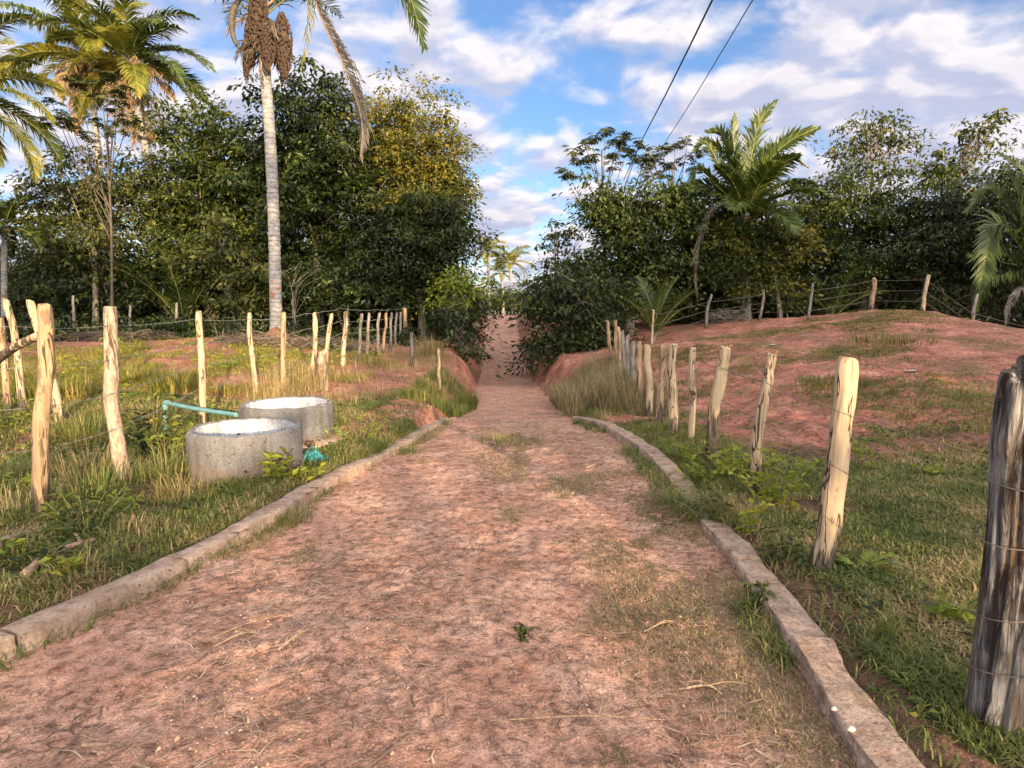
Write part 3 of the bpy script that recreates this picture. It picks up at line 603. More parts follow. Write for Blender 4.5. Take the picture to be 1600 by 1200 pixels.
palm('low stemless palm with fronds rising among the dark left trees', 290, 28, [], .12, auto=dict(n=10, L=5.0, e1=1.45, e2=.85, droop=1.0, nl=55, ll=.7, lw=.045), mat_='bark')

# ================================================================== VEGETATION: RIGHT
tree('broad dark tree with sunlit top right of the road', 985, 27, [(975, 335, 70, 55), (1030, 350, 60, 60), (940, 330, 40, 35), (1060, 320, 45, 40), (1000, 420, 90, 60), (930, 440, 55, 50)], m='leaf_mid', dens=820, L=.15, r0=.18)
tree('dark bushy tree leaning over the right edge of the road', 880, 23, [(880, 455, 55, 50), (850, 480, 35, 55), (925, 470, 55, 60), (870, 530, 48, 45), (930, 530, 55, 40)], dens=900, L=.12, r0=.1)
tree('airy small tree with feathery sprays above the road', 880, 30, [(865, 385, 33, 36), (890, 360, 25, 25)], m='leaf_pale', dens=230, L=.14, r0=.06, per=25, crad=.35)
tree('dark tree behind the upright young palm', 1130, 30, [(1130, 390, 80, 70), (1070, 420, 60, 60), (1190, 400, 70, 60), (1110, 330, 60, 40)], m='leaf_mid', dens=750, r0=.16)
tree('tree with yellow green lit sprays right of the young palm', 1220, 27, [(1200, 360, 45, 40), (1240, 370, 50, 35), (1190, 420, 60, 40), (1150, 380, 35, 40)], m='leaf_sun_gold', dens=520, L=.15, r0=.1)
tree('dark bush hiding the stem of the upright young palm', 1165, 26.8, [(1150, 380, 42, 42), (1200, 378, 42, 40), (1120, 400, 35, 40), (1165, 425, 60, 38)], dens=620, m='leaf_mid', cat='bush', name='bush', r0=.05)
tree('sparse tree with thin open crown against the sky', 1368, 30, [(1360, 205, 60, 32), (1318, 232, 34, 20), (1405, 225, 38, 26), (1365, 268, 60, 22)], m='leaf_pale', dens=190, L=.2, r0=.09, per=18, crad=.4, nl=26)
tree('sparse tree at right with branches sweeping up to the right', 1440, 31, [(1525, 215, 42, 28), (1556, 188, 20, 16), (1495, 252, 40, 26), (1455, 285, 45, 28), (1570, 228, 16, 16)], m='leaf_pale', dens=190, L=.2, r0=.09, per=18, crad=.4, nl=26, top=(1500, 250))
tree('wide dark tree behind the red mound', 1350, 29, [(1340, 325, 95, 55), (1270, 370, 70, 60), (1420, 335, 70, 60), (1340, 410, 110, 60), (1280, 310, 40, 35)], m='leaf_mid', dens=620, r0=.18)
tree('dark tree filling the right side behind the big palm fronds', 1530, 27, [(1490, 335, 70, 60), (1570, 300, 60, 55), (1450, 410, 70, 65), (1560, 410, 90, 75), (1620, 330, 80, 80)], dens=720, r0=.18)
tree('tangled bush behind the fence at the left of the red field', 1085, 29, [(1085, 470, 45, 35), (1050, 475, 40, 40)], dens=650, cat='bush', name='bush', r0=.04)
tree('low bush behind the fence on the mound', 1230, 28, [(1230, 465, 55, 28), (1290, 470, 50, 22)], m='leaf_mid', dens=450, cat='bush', name='bush', r0=.04)
tree('dark low bush right of the crooked white post', 1480, 25, [(1480, 475, 40, 30), (1530, 490, 40, 28)], dens=600, cat='bush', name='bush', r0=.04)
tree('leafy weedy shrub at the foot of the road side bank', 828, 27, [(828, 540, 14, 22), (822, 565, 12, 14)], m='leaf_mid', dens=500, cat='bush', name='bush', r0=.02, L=.12)
cecropia('umbrella leaved tree with flat spreading crown beside the power cables', 940, 29, [(880, 268), (895, 235), (905, 255), (925, 215), (945, 205), (975, 215), (1000, 225), (1015, 235), (960, 240), (990, 248), (965, 222), (915, 228), (1010, 250), (890, 275), (925, 245), (980, 235), (955, 258)], (940, 235), R=.36)
cecropia('smaller umbrella leaved tree left of the young palm crown', 1050, 29, [(1020, 250), (1035, 235), (1055, 225), (1075, 220), (1045, 260), (1070, 250), (1090, 240), (1030, 275), (1012, 268), (1085, 262)], (1050, 255))
palm('upright young palm with tall feathery fronds among right trees', 1168, 27, [(1167, 420), (1165, 335)], .17, fronds=[
  dict(pts=[(1165, 330), (1150, 250), (1145, 200), (1148, 180)], nl=70, ll=.9, hang=.2, roll=1.2, fa=.75, lw=.08),
  dict(pts=[(1165, 330), (1175, 240), (1190, 185), (1212, 158)], nl=70, ll=.9, hang=.2, roll=1.2, fa=.75, lw=.08, dy=[0, -.3, -.5, -.6]),
  dict(pts=[(1165, 330), (1195, 260), (1235, 220), (1278, 200)], nl=80, ll=.95, hang=.25, roll=1.1, fa=.8, lw=.08, dy=[0, -.3, -.5, -.6]),
  dict(pts=[(1165, 330), (1200, 280), (1235, 250), (1262, 262)], m='frond_gold', nl=60, ll=.9, hang=.5, fa=.8, lw=.08, dy=[0, -.6, -1, -1.3]),
  dict(pts=[(1165, 330), (1125, 260), (1098, 225), (1085, 235)], nl=70, ll=.9, hang=.25, roll=1.1, fa=.8, lw=.08, dy=[0, .2, .3, .4]),
  dict(pts=[(1165, 330), (1120, 290), (1090, 265), (1082, 300)], nl=60, ll=.8, hang=.4, fa=.8, lw=.08, dy=[0, -.5, -.8, -1]),
  dict(pts=[(1165, 330), (1140, 240), (1120, 205), (1105, 205)], nl=60, ll=.85, hang=.25, roll=-1.1, fa=.75, lw=.08, dy=[0, .4, .7, .8]),
  dict(pts=[(1160, 330), (1120, 320), (1098, 360), (1088, 430), (1090, 470)], m='frond_grey', name='dead_frond', nl=60, ll=.55, hang=.85, fa=.6, lw=.04, dy=[0, -.8, -1.2, -1.3, -1.3]),
 ], auto=dict(n=16, L=3.6, e1=1.45, e2=.2, droop=1.1, nl=75, ll=1.0, lw=.08, az=.5, hang=.4))
palm('large dark green palm fronds arching in from the right edge', 1650, 23.5, [], .2, fronds=[
  dict(pts=[(1640, 500), (1600, 380), (1590, 300), (1575, 262)], nl=80, ll=1.1, hang=.25, roll=1.2, fa=.95, lw=.09),
  dict(pts=[(1640, 500), (1590, 380), (1560, 350), (1535, 430), (1525, 480)], nl=80, ll=1.1, hang=.3, roll=1.1, fa=.9, lw=.09, dy=[0, -.5, -.8, -1, -1]),
  dict(pts=[(1640, 500), (1575, 430), (1545, 440), (1520, 500)], nl=70, ll=.9, hang=.6, fa=.8, lw=.08, dy=[0, -.6, -1, -1.2]),
  dict(pts=[(1640, 500), (1580, 330), (1545, 295), (1510, 330)], nl=80, ll=1.0, hang=.25, roll=1.1, fa=.9, lw=.09, dy=[0, .3, .5, .6]),
  dict(pts=[(1640, 500), (1600, 450), (1580, 470), (1570, 515)], m='frond_grey', name='dead_frond', nl=60, ll=.6, hang=.7, fa=.6, lw=.04, dy=[0, -.8, -1.3, -1.5]),
  dict(pts=[(1640, 500), (1610, 440), (1560, 395), (1515, 400)], nl=80, ll=1.0, hang=.25, roll=1.1, fa=.9, lw=.09, dy=[0, -.3, -.6, -.8]),
  dict(pts=[(1640, 500), (1625, 330), (1600, 270), (1560, 240)], nl=80, ll=1.0, hang=.25, roll=1.1, fa=.9, lw=.09, dy=[0, .3, .5, .6]),
  dict(pts=[(1640, 500), (1660, 380), (1640, 280), (1600, 230)], nl=70, ll=1.1, hang=.25, roll=1.1, fa=.9, lw=.09, dy=[0, -.3, -.5, -.6])], mat_='bark')
palm('young stemless palm with upright fan of fronds at the field edge', 1022, 23, [], .08, auto=dict(n=9, L=2.3, e1=1.5, e2=.8, droop=.6, nl=36, ll=.55, lw=.04), mat_='bark')
palm('small stemless palm in the shade behind the mound fence', 1300, 27, [], .08, auto=dict(n=9, L=2.6, e1=1.4, e2=.5, droop=1.2, nl=36, ll=.55, lw=.04, low='frond'), mat_='bark')

# ================================================================== FAR
for k, (px, py, Y, nn, lab) in enumerate([(762, 392, 88, 18, 'distant sunlit palm left of the pair beyond the road crest'), (797, 408, 82, 16, 'distant sunlit palm right of the pair beyond the road crest'), (783, 425, 95, 12, 'small distant palm low between the two sunlit palms')]):
    palm(lab, px + 4, Y, [(px + 2, 450), (px, py)], .2, auto=dict(n=nn, L=3.4, e1=1.3, e2=-.3, droop=1.2, nl=26, ll=.9, lw=.12, ms=['frond_gold', 'frond_gold', 'frond'], low='frond_gold', az=k))
tree('distant dark tree at the left of the road end', 752, 80, [(748, 455, 26, 25), (770, 465, 22, 18)], m='leaf_mid', dens=60, L=.4, crad=1.2, r0=.15)
tree('distant dark tree at the right of the road end', 815, 80, [(812, 460, 25, 24), (793, 468, 18, 16)], m='leaf_mid', dens=60, L=.4, crad=1.2, r0=.15)
rg = plantrng(); lob = []
for k in range(90):
    x = rg.uniform(-75, 75); y = rg.uniform(42, 62)
    if -6 < x < 4.5: continue
    lob.append((A(x, y, rg.uniform(2.0, 3.6)), A(rg.uniform(3, 5), 3, rg.uniform(2.4, 4.0))))
for k in range(26):
    lob.append((A(-40 + 80 * k / 25, rg.uniform(95, 105), 2.4), A(4, 3, rg.uniform(2.5, 3.6))))
cg, _ = clumped(lob, 50, .5, rg, crad=1.2, per=40)
tag(build('forest', cg, M['leaf_dark'], smooth=False), 'dense dark forest closing the view behind the nearer trees', 'forest', kind='stuff')
# understorey that shuts the gaps between the nearer trunks
lob = []
for k in range(70):
    px = rg.uniform(-60, 735) if k % 2 else rg.uniform(850, 1700); Yd = rg.uniform(30, 36)
    c = foot(px, Yd); lob.append((c + A(0, 0, rg.uniform(.5, 1.9)), A(rg.uniform(1.2, 2.0), 1.2, rg.uniform(1., 1.6))))
for k in range(46):
    px = rg.uniform(-120, 640); c = foot(px, rg.uniform(22.5, 27)); lob.append((c + A(0, 0, .25), A(rg.uniform(.6, 1.2), .7, rg.uniform(.3, .7))))
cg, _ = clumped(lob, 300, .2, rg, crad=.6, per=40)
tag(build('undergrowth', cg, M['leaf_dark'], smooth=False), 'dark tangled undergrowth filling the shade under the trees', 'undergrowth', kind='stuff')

# unseen leaf wall added sunward: shades the road, shaped gap lights the left field
tv = A(SH[0], SH[1], 0); cvv = A(-SH[1], SH[0], 0); g = G()
nW = 30000; c_ = rg.uniform(-40, 60, nW); z_ = rg.uniform(-.5, 18, nW); t_ = 40 + rg.uniform(-2.5, 2.5, nW)
top_ = 15.6 + 2.2 * fbm(c_ * .35, c_ * 0, 51, 3) * 2
win = (c_ > -5.2 + 1.2 * vn(z_, z_ * 0, 5)) & (c_ < 1.9 + .8 * vn(z_ * 1.3, z_ * 0, 6)) & (z_ > 7.8 + .9 * vn(c_ * 1.1, c_ * 0, 7)) & (z_ < 10.6 + .8 * vn(c_ * 1.4, c_ * 0, 8))
kp = (z_ < top_) & ~win; c_, z_, t_ = c_[kp], z_[kp], t_[kp]
Pw = tv[None] * t_[:, None] + cvv[None] * c_[:, None]; Pw[:, 2] = z_
LW = np.where((c_ > -8) & (c_ < 4), .55, .95) * rg.uniform(.7, 1.2, len(c_))
leaves(g, Pw, rg.normal(size=Pw.shape), tv[None] + rg.normal(size=Pw.shape) * .5, LW, LW * .75)
tag(build('shade_treeline', g, M['leaf_dark'], smooth=False), 'unseen treeline standing behind the viewpoint towards the low sun', 'shade_treeline', kind='stuff')

# ================================================================== FENCES
def post(label, tpx, tpy, bpx, Y, m='post_tan', r=.05, r1=None, bend=0., group='rough wooden fence posts', seed=None, split=0., ns=14, zb=None, cut=.0, topY=None, knob=0., ztop=None):
    b = foot(bpx, Y); t = at(tpx, tpy, topY if topY else Y)
    if ztop is not None: t[2] = ztop
    s = seed if seed is not None else int(abs(tpx) * 7 + 3); nr = 34
    mid = (b + t) / 2 + A(bend, 0, 0); P = spline([b - A(0, 0, .2), mid, t], nr)
    q = np.linspace(0, 4, nr); P[:, 0] += .055 * (vn(q, np.full(nr, s * .37), 3) + .35 * vn(q * 3, np.full(nr, s * .37), 4)) * np.linspace(0, 1, nr) ** .5; P[:, 1] += .04 * vn(q, np.full(nr, s * .77), 5)
    P[:, :2] -= np.linspace(0, 1, nr)[:, None] * (P[-1, :2] - t[:2])
    R = np.linspace(r * 1.08, r1 if r1 else r * .92, nr); R[-1] *= .86; R[-2] *= .97
    if knob: R *= 1 + knob * np.maximum(0, vn(np.linspace(0, 6, nr), np.full(nr, s * 1.3), 9)) * 1.2
    bm = lambda tt, a: 1 + .20 * vn(np.cos(a) * 1.3 + s + tt * 1.5, np.sin(a) * 1.3 + tt * 4.5, s) + (.10 + split) * vn(np.cos(a) * 3.5 + s, np.sin(a) * 3.5 + tt * 2.5, s + 1) + split * vn(np.cos(a) * 7 + tt, np.sin(a) * 7 + tt * 2, s + 5)
    g = tube(G(), P, R, ns, bump=bm)
    def topcut(V):
        q = V - P[-1]; sl_ = _h(A(s), A(1), 4)[0] - .5; s2 = _h(A(s), A(2), 4)[0] - .5
        V[:, 2] += q[:, 0] * sl_ * 1.2 + q[:, 1] * s2 * .8 + (.35 + split * 4) * r * vn(q[:, 0] / r * 1.6 + s, q[:, 1] / r * 1.6, s)
    topcut(g.V[0][-ns:]); topcut(g.V[1])
    o = build('fence_post', g, M[m], origin=b); tag(o, label, 'fence post', group); o.rotation_euler = (0, 0, 0)
    return b, t
LG = 'posts of the left roadside fence'; RG = 'posts of the right roadside fence'
post('rough tan post with a split jagged top, nearest in the left fence', 70, 477, 62, 4.45, 'post_tan', .052, group=LG, split=.08, ns=20)
post('thick pale bark covered post leaning beside the grey concrete rings', 172, 480, 200, 5.42, 'post_bark', .06, .056, bend=-.06, group=LG, ns=20, split=.05)
post('straight sunlit cream post behind the front concrete ring', 310, 487, 318, 8.0, 'post_cream', .042, group=LG, ns=16)
post('slim sunlit cream post leaning left behind the back concrete ring', 390, 489, 401, 10, 'post_cream', .038, group=LG)
post('sunlit post in front of the brown termite mound', 443, 488, 442, 10.6, 'post_tan', .044, group=LG)
post('crooked cream post with a bulging head, right of the termite mound post', 491, 489, 480, 12, 'post_cream', .044, bend=.05, group=LG, knob=.5)
post('slim leaning cream post rising behind the thick cut stump', 518, 490, 505, 13, 'post_cream', .044, bend=-.02, group=LG)
post('pale post with knobbly top just right of the cut stump', 540, 487, 535, 15, 'post_cream', .05, group=LG, knob=.4)
post('thick short cut stump with peeling bark among tall dry grass', 506, 548, 503, 11.6, 'post_bark', .11, .10, group=None, ns=20)
for k, (a, b_, c, Y, r, lab) in enumerate([
  (565, 490, 560, 16.5, .042, 'first slim grey post after the gap in the left row'),
  (577, 489, 573, 17.6, .045, 'second slim grey post after the gap in the left row'),
  (593, 489, 588, 18.7, .045, 'third slim grey post after the gap, standing upright'),
  (603, 489, 598, 20.0, .045, 'brighter tan post midway along the bunched grey left row'),
  (612, 489, 609, 21.2, .045, 'weathered grey post in the bunched far end of the left row'),
  (620, 489, 617, 22.6, .045, 'leaning grey post just before the last two of the left row'),
  (626, 488, 625, 23.8, .045, 'grey post right next to the thick last post of the left row'),
  (632, 481, 633, 24.5, .08, 'thick pale post ending the left row by the dark trees')]):
    post(lab, a, b_, c, Y, 'post_shade_grey' if k not in (3, 7) else 'post_tan', r, group=LG, knob=.2)
post('short grey post standing on the left bank by the dry grass', 643, 520, 643, 17, 'post_shade_grey', .05, group=LG)
post('thin pale stake at the road edge on the red left bank', 685, 545, 688, 14, 'post_cream', .032, group=LG, bend=.01)
# leaning poles at far left
post('thin leaning pole cut by the left edge of the photo', 0, 498, 12, 8.5, 'post_tan', .045, group='leaning poles at the far left')
post('slender cream pole leaning left at the far left', 10, 468, 38, 8.3, 'post_cream', .045, group='leaning poles at the far left')
post('thick cream pole leaning behind the split topped post', 47, 470, 98, 8.0, 'post_cream', .056, .048, group='leaning poles at the far left', topY=7.8)
def pole(label, p0, p1, r, m, nm='wooden_pole', cat='pole', wob=.03):
    s = int(abs(p0[0] * 50)) ; P = spline([p0, (p0 + p1) / 2 + A(.0, 0, wob), p1], 24); g = tube(G(), P, np.linspace(r, r * .8, 24), 10, bump=lambda t, a: 1 + .2 * vn(a * 1.1 + s, t * 9, s))
    return tag(build(nm, g, M[m], origin=p0), label, cat)
pole('slanting cream brace pole resting against the split topped post', at(-25, 578, 6.2), at(62, 523, 5.6), .045, 'post_cream')
# back fence, left field
for k, (a, b_, c, Y, m, lab) in enumerate([(204, 478, 198, 25, 'post_shade_grey', 'grey bent post of the back fence behind the bark covered post'), (276, 473, 273, 25.6, 'post_shade_grey', 'grey upright post of the back fence left of the slim cream posts'), (457, 467, 459, 25.6, 'post_shade_grey', 'grey back fence post right beside the palm trunk base'), (543, 478, 545, 26, 'post_shade_grey', 'thin grey back fence post under the dark trees'), (114, 462, 116, 25, 'post_shade_grey', 'grey back fence post at far left in the shade')]):
    post(lab, a, b_, c, Y, m, .055, bend=.05 if k == 0 else .02, group='back fence posts of the left field')
# right fence
bA = post('big charred splitting grey post wrapped in wire, nearest at right', 1606, 575, 1549, 2.12, 'post_char', .083, .077, bend=.03, group=RG, ns=72, split=.24)
post('tall bare cream post with dark cracks and blackened foot', 1325, 560, 1272, 3.5, 'post_cream', .062, .058, bend=.045, group=RG, ns=28, split=.03)
post('slim knotty cream post in front of lime green weeds', 1207, 553, 1178, 4.92, 'post_cream', .043, .04, bend=-.02, group=RG, ns=18, knob=.25)
post('leaning grey and cream post with dark bark on its lower half', 1134, 543, 1113, 6.1, 'post_half', .062, .055, bend=-.02, group=RG, ns=18, split=.05)
post('thin straight cream post between the leaning post and the broad one', 1083, 543, 1081, 7.2, 'post_cream', .04, group=RG, knob=.15)
post('broad upright cream post with rounded top in the right row', 1053, 538, 1052, 7.8, 'post_cream', .06, group=RG)
post('crooked tan post leaning right beside the broad upright one', 1036, 538, 1027, 8.7, 'post_tan', .05, bend=.02, group=RG, knob=.3)
post('cream post with forked dark stain, seventh along the right row', 1011, 538, 1014, 9.6, 'post_cream', .055, bend=.02, group=RG)
post('pale post before the bunched grey end of the right row', 998, 534, 1000, 10.8, 'post_tan', .06, group=RG)
for k, (a, b_, c, Y, lab) in enumerate([(989, 533, 990, 12, 'dark grey post starting the bunched end of the right row'), (981, 524, 983, 13, 'second dark post in the bunched end of the right row'), (972, 517, 976, 14.2, 'leaning grey post in the bunched end of the right row'), (966, 511, 970, 15.4, 'tan leaning post near the end of the right row'), (962, 500, 963, 17, 'pale tall post near the end of the right row'), (949, 501, 957, 18.2, 'last leaning pale post of the right row by the dark bush')]):
    post(lab, a, b_, c, Y, 'post_shade_grey' if k < 3 else 'post_tan', .05, group=RG)
BG = 'back fence posts of the right field'
for (a, b_, c, Y, r, m, bend, lab) in [(1021, 484, 1019, 21.5, .04, 'post_cream', 0, 'thin pale stake in front of the young stemless palm'), (1112, 460, 1102, 25.5, .06, 'post_shade_grey', -.05, 'crooked grey post at the left end of the mound fence'), (1193, 452, 1185, 25.5, .055, 'post_shade_grey', .04, 'slim curved grey post before the dark bushes'), (1270, 443, 1262, 22.2, .045, 'post_shade_grey', 0, 'slim leaning grey post on red earth'), (1366, 435, 1361, 22, .08, 'post_tan', 0, 'thick dark post with pale right edge on the mound'), (1451, 429, 1440, 20.2, .062, 'post_cream', .0, 'crooked whitish post on the crest of the red mound'), (1527, 460, 1513, 22, .055, 'post_shade_grey', 0, 'leaning grey post below the big palm fronds')]:
    post(lab, a, b_, c, Y, m, r, bend=bend, group=BG)
for k in range(13):
    px = 752 + k * 5.4
    post('tiny grey post in the fence across the far end of the road', px, 485 + (k % 3), px, 68 + (k % 2), 'post_shade_grey', .07, group='tiny posts across the far end of the road', ns=6)

# wires
def strand(label, pts, m='rust', r=.0022, sag=.02, barbs=True, group='fence wires'):
    g = G(); o = np.asarray(pts[0])
    for a, b_ in zip(pts[:-1], pts[1:]):
        a, b_ = np.asarray(a, float), np.asarray(b_, float); t = np.linspace(0, 1, 9)[:, None]; P = a * (1 - t) + b_ * t; P[:, 2] -= (sag * 4 * t * (1 - t))[:, 0]
        rr_ = np.maximum(r, .0005 * P[:, 1]); tube(g, P, np.minimum(rr_, .009), 5, cap=False)
        if barbs:
            Ld = np.linalg.norm(b_ - a)
            for q in np.arange(.1, Ld, .14):
                c = a + (b_ - a) * q / Ld; c = c - A(0, 0, sag * 4 * (q / Ld) * (1 - q / Ld))
                if c[1] > 9: break
                for dd in (A(.6, 0, 1), A(-.7, .2, .8)): tube(g, [c - nrm(dd) * .012, c + nrm(dd) * .012], .0012, 4, cap=False)
    tag(build('fence_wire', g, M[m], origin=o), label, 'wire', group)
lp = [(62, 4.45), (195, 5.42), (316, 8.), (398, 10), (443, 10.6), (484, 12), (510, 13), (537, 15), (562, 16.5), (590, 18.7), (609, 21.2), (633, 24.5)]
for hgt, lab in ((1.42, 'top wire strand of the left roadside fence'), (1.12, 'second wire strand from the top of the left fence'), (.82, 'third wire strand from the top of the left fence'), (.5, 'lowest wire strand of the left fence above the weeds')):
    strand(lab, [foot(-330, 4.1) + A(0, -.04, hgt)] + [foot(px, y_) + A(0, -.06, hgt * (1.0 if hgt < 1.3 else 1) ) for px, y_ in lp], 'wire')
rp = [(1262, 3.5), (1175, 4.92), (1112, 6.1), (1080, 7.2), (1052, 7.8), (1027, 8.7), (1014, 9.6), (990, 12), (976, 14.2), (963, 17)]
for hgt, lab in ((.98, 'top wire strand of the right roadside fence'), (.66, 'middle wire strand of the right roadside fence'), (.34, 'lowest wire strand of the right roadside fence')):
    strand(lab, [A(1.9, .2, .1 + hgt), A(bA[0][0] + .03, 2.04, .06 + hgt)] + [foot(px, y_) + A(.055, .0, hgt) for px, y_ in rp], 'rust', .0016)
for i, (hgt, lab) in enumerate(((1.05, 'top wire of the fence on the red mound'), (.7, 'second wire of the fence on the red mound'), (.35, 'low wire of the fence on the red mound'))):
    strand(lab, [foot(px, y_) + A(0, -.07, hgt) for px, y_ in [(1019, 21.5), (1102, 25.5), (1185, 25.5), (1262, 22.2), (1361, 22), (1440, 20.2), (1513, 22), (1640, 22)]], 'rust', barbs=False)
pA = at(1545, 602, 12); strand('pale loose wire crossing the red field', [foot(1240, 16) + A(0, 0, .35), pA, at(1650, 600, 11)], 'wire', barbs=False)
# wire loops round the big post
for i, (z, lab) in enumerate(((.93, 'top wire loop round the charred post'), (.72, 'second wire loop round the charred post'), (.44, 'third wire loop round the charred post'), (.22, 'lowest wire loop round the charred post'))):
    tt = z / 1.33; c = bA[0] * (1 - tt) + bA[1] * tt; a = np.linspace(0, 2 * PI, 28); P = np.stack([c[0] + .10 * np.cos(a), c[1] + .10 * np.sin(a), c[2] + .018 * np.sin(a + i)], -1)
    P = np.vstack([P, P[-1] + A(.03, -.03, .02), P[-1] + A(.05, -.02, -.02)])
    tag(build('wire_loop', tube(G(), P, .0022, 5), M['rust'], origin=c), lab, 'wire', 'wire loops round the charred post')
# power cables
for lab, pA_, pB in (('thicker left power cable running over the trees', [(1113, 0, 15.5), (1005, 215, 30.5)], 0), ('thinner right power cable running over the trees', [(1176, 0, 15.0), (1040, 222, 30.)], 1)):
    a, b_ = at(*pA_[0]), at(*pA_[1]); d = b_ - a; P0 = a - d * 1.6; P1 = b_ + d * .8
    P = spline([P0 + A(0, 0, .5), a, (a + b_) / 2 - A(0, 0, .06), b_, P1 - A(0, 0, .25)], 50)
    tag(build('power_cable', tube(G(), P, .024 if pB == 0 else .013, 6), M['cable'], origin=P0), lab, 'power cable', 'overhead power cables')

# ================================================================== WELL RINGS, PIPE, SMALL OBJECTS
def ring(label, cx, cy, ro, ri, h):
    z0 = h1(cx, cy) - .06; b = A(cx, cy, z0); root = thing('well_ring', b, label, 'concrete ring', 'concrete well rings')
    prof = [(ro + .01, -.1), (ro + .004, .05), (ro, h * .5), (ro - .002, h - .03), (ro - .012, h - .008), (ro - .03, h), (ri + .02, h), (ri + .006, h - .012), (ri, h - .05), (ri, .1), (ri - .02, .03)]
    a = np.linspace(0, 2 * PI, 73)[:-1]; ns = 72
    def lathe(pr, sd):
        V = []
        for k, (r, z) in enumerate(pr):
            rr_ = r + .011 * fbm(np.cos(a) * 3 + sd, np.sin(a) * 3 + z * 4, sd, 3) + .004 * vn(a * 14, a * 0 + z * 30, sd)
            V.append(np.stack([cx + rr_ * np.cos(a), cy + rr_ * np.sin(a), z0 + z + .014 * fbm(np.cos(a) * 4, np.sin(a) * 4, sd + 3, 4) * (z > h * .5)], -1))
        V = np.stack(V); i = np.arange(len(pr) - 1)[:, None] * ns; j = np.arange(ns)[None]; j2 = (j + 1) % ns
        return G().add(V.reshape(-1, 3), np.stack([i + j, i + j2, i + ns + j2, i + ns + j], -1).reshape(-1, 4))
    sd = int(cy * 10)
    zz = [(prof[0][0], -.1)] + [(ro, z) for z in np.linspace(0, h - .03, 9)] + [(ro - .012, h - .008)]
    build('wall', lathe(zz, sd), M['concrete'], root, origin=b)
    build('rim', lathe([(ro - .012, h - .008), (ro - .03, h + .002), (ri + .02, h), (ri + .004, h - .012)], sd), M['ringtop'], root, origin=b)
    build('lining', lathe([(ri + .004, h - .012)] + [(ri, z) for z in np.linspace(h - .05, .1, 6)] + [(ri - .1, .07), (.2, .07), (.01, .07)], sd), M['lime'], root, origin=b)
    return root
R1 = at(384, 674, 5.62); R2 = at(449, 642, 6.82)
ring('nearer grey concrete well ring with whitewashed inside', R1[0], 5.62, .50, .435, .50)
ring('further grey concrete well ring half behind the front one', R2[0], 6.82, .50, .435, .50)
g = G(); sb = A(R2[0], 6.82, h1(R2[0], 6.82)); a = np.linspace(0, 2 * PI, 40)[:-1]
rr_ = .64 + .05 * fbm(np.cos(a) * 2, np.sin(a) * 2, 3, 3)
V = np.stack([np.stack([sb[0] + (rr_ + o) * np.cos(a), sb[1] + (rr_ + o) * np.sin(a), np.full_like(a, sb[2] + z)], -1) for o, z in ((.02, -.15), (0, .03), (-.03, .055), (-.3, .06))])
i = np.arange(3)[:, None] * 39; j = np.arange(39)[None]; j2 = (j + 1) % 39
tag(build('concrete_slab', g.add(V.reshape(-1, 3), np.stack([i + j, i + j2, i + 39 + j2, i + 39 + j], -1).reshape(-1, 4)), M['kerb'], origin=sb), 'rough round concrete slab under the further well ring', 'slab')
# pipe
pb = foot(257, 7.5); e = at(258, 629, 7.5); t2 = at(369, 648, 6.55); root = thing('water_pipe', pb, 'turquoise plastic pipe bent towards the concrete rings', 'pipe')
build('riser', tube(G(), [pb - A(0, 0, .15), (pb + e) / 2, e - A(0, 0, .04)], .023, 14), M['pvc'], root, origin=pb)
build('spout', tube(G(), spline([e + nrm(t2 - e) * .04, (e + t2) / 2 - A(0, 0, .012), t2], 12), .025, 14), M['pvc'], root, origin=pb)
build('elbow', tube(G(), spline([e - A(0, 0, .07), e - A(0, 0, .015), e + nrm(t2 - e) * .015, e + nrm(t2 - e) * .08], 12), .031, 14), M['pvc'], root, origin=pb)
# teal sheet
c = gp(487, 722); rg = plantrng(); k = 34; uu, vv = np.meshgrid(np.linspace(-1, 1, k), np.linspace(-1, 1, k)); uu = uu.ravel(); vv = vv.ravel(); r2 = np.sqrt(uu ** 2 + vv ** 2)
z = .11 * np.exp(-2.2 * r2 ** 2) * (1 + .9 * fbm(uu * 3, vv * 3, 4, 3)) + .05 * fbm(uu * 5, vv * 5, 8, 3) + .012
V = np.stack([c[0] + .15 * uu * (1 + .25 * vn(vv * 3, uu * 2, 3)), c[1] + .12 * vv, c[2] + np.maximum(z, .004)], -1)
tag(build('plastic_bag', G().add(V, gridq(k, k)), M['teal'], origin=c), 'crumpled teal plastic bag lying by the concrete rings', 'plastic bag')
# brick lump
c = gp(478, 703); P = [c + A(-.05, 0, 0), c + A(.05, 0, .02)]
tag(build('brick', tube(G(), spline([c + A(-.09, .0, .04), c + A(.09, .01, .045)], 6), .05, 4, bump=lambda t, a: 1 + .1 * vn(t * 9, a, 4)), M['termite'], origin=c), 'worn orange brick against the back concrete ring', 'brick')
# termite mound
c = foot(433, 19.5); k = 40; a = np.linspace(0, 2 * PI, k + 1)[:-1]; zz = np.linspace(0, 1, 16); V = []
for q in zz:
    r = .62 * (1 - q) ** .55 * (1 + .35 * fbm(np.cos(a) * 1.6 + q, np.sin(a) * 1.6 + q * 2, 7, 3)) + .01
    V.append(np.stack([c[0] + r * np.cos(a), c[1] + r * np.sin(a), np.full_like(a, c[2] - .15 + q * .68) + .08 * vn(np.cos(a) * 3, np.sin(a) * 3 + q * 3, 9)], -1))
V = np.stack(V); i = np.arange(15)[:, None] * k; j = np.arange(k)[None]; j2 = (j + 1) % k
tag(build('termite_mound', G().add(V.reshape(-1, 3), np.stack([i + j, i + j2, i + k + j2, i + k + j], -1).reshape(-1, 4)), M['termite'], origin=c), 'brown earthen termite mound at the foot of the grey palm', 'termite mound')
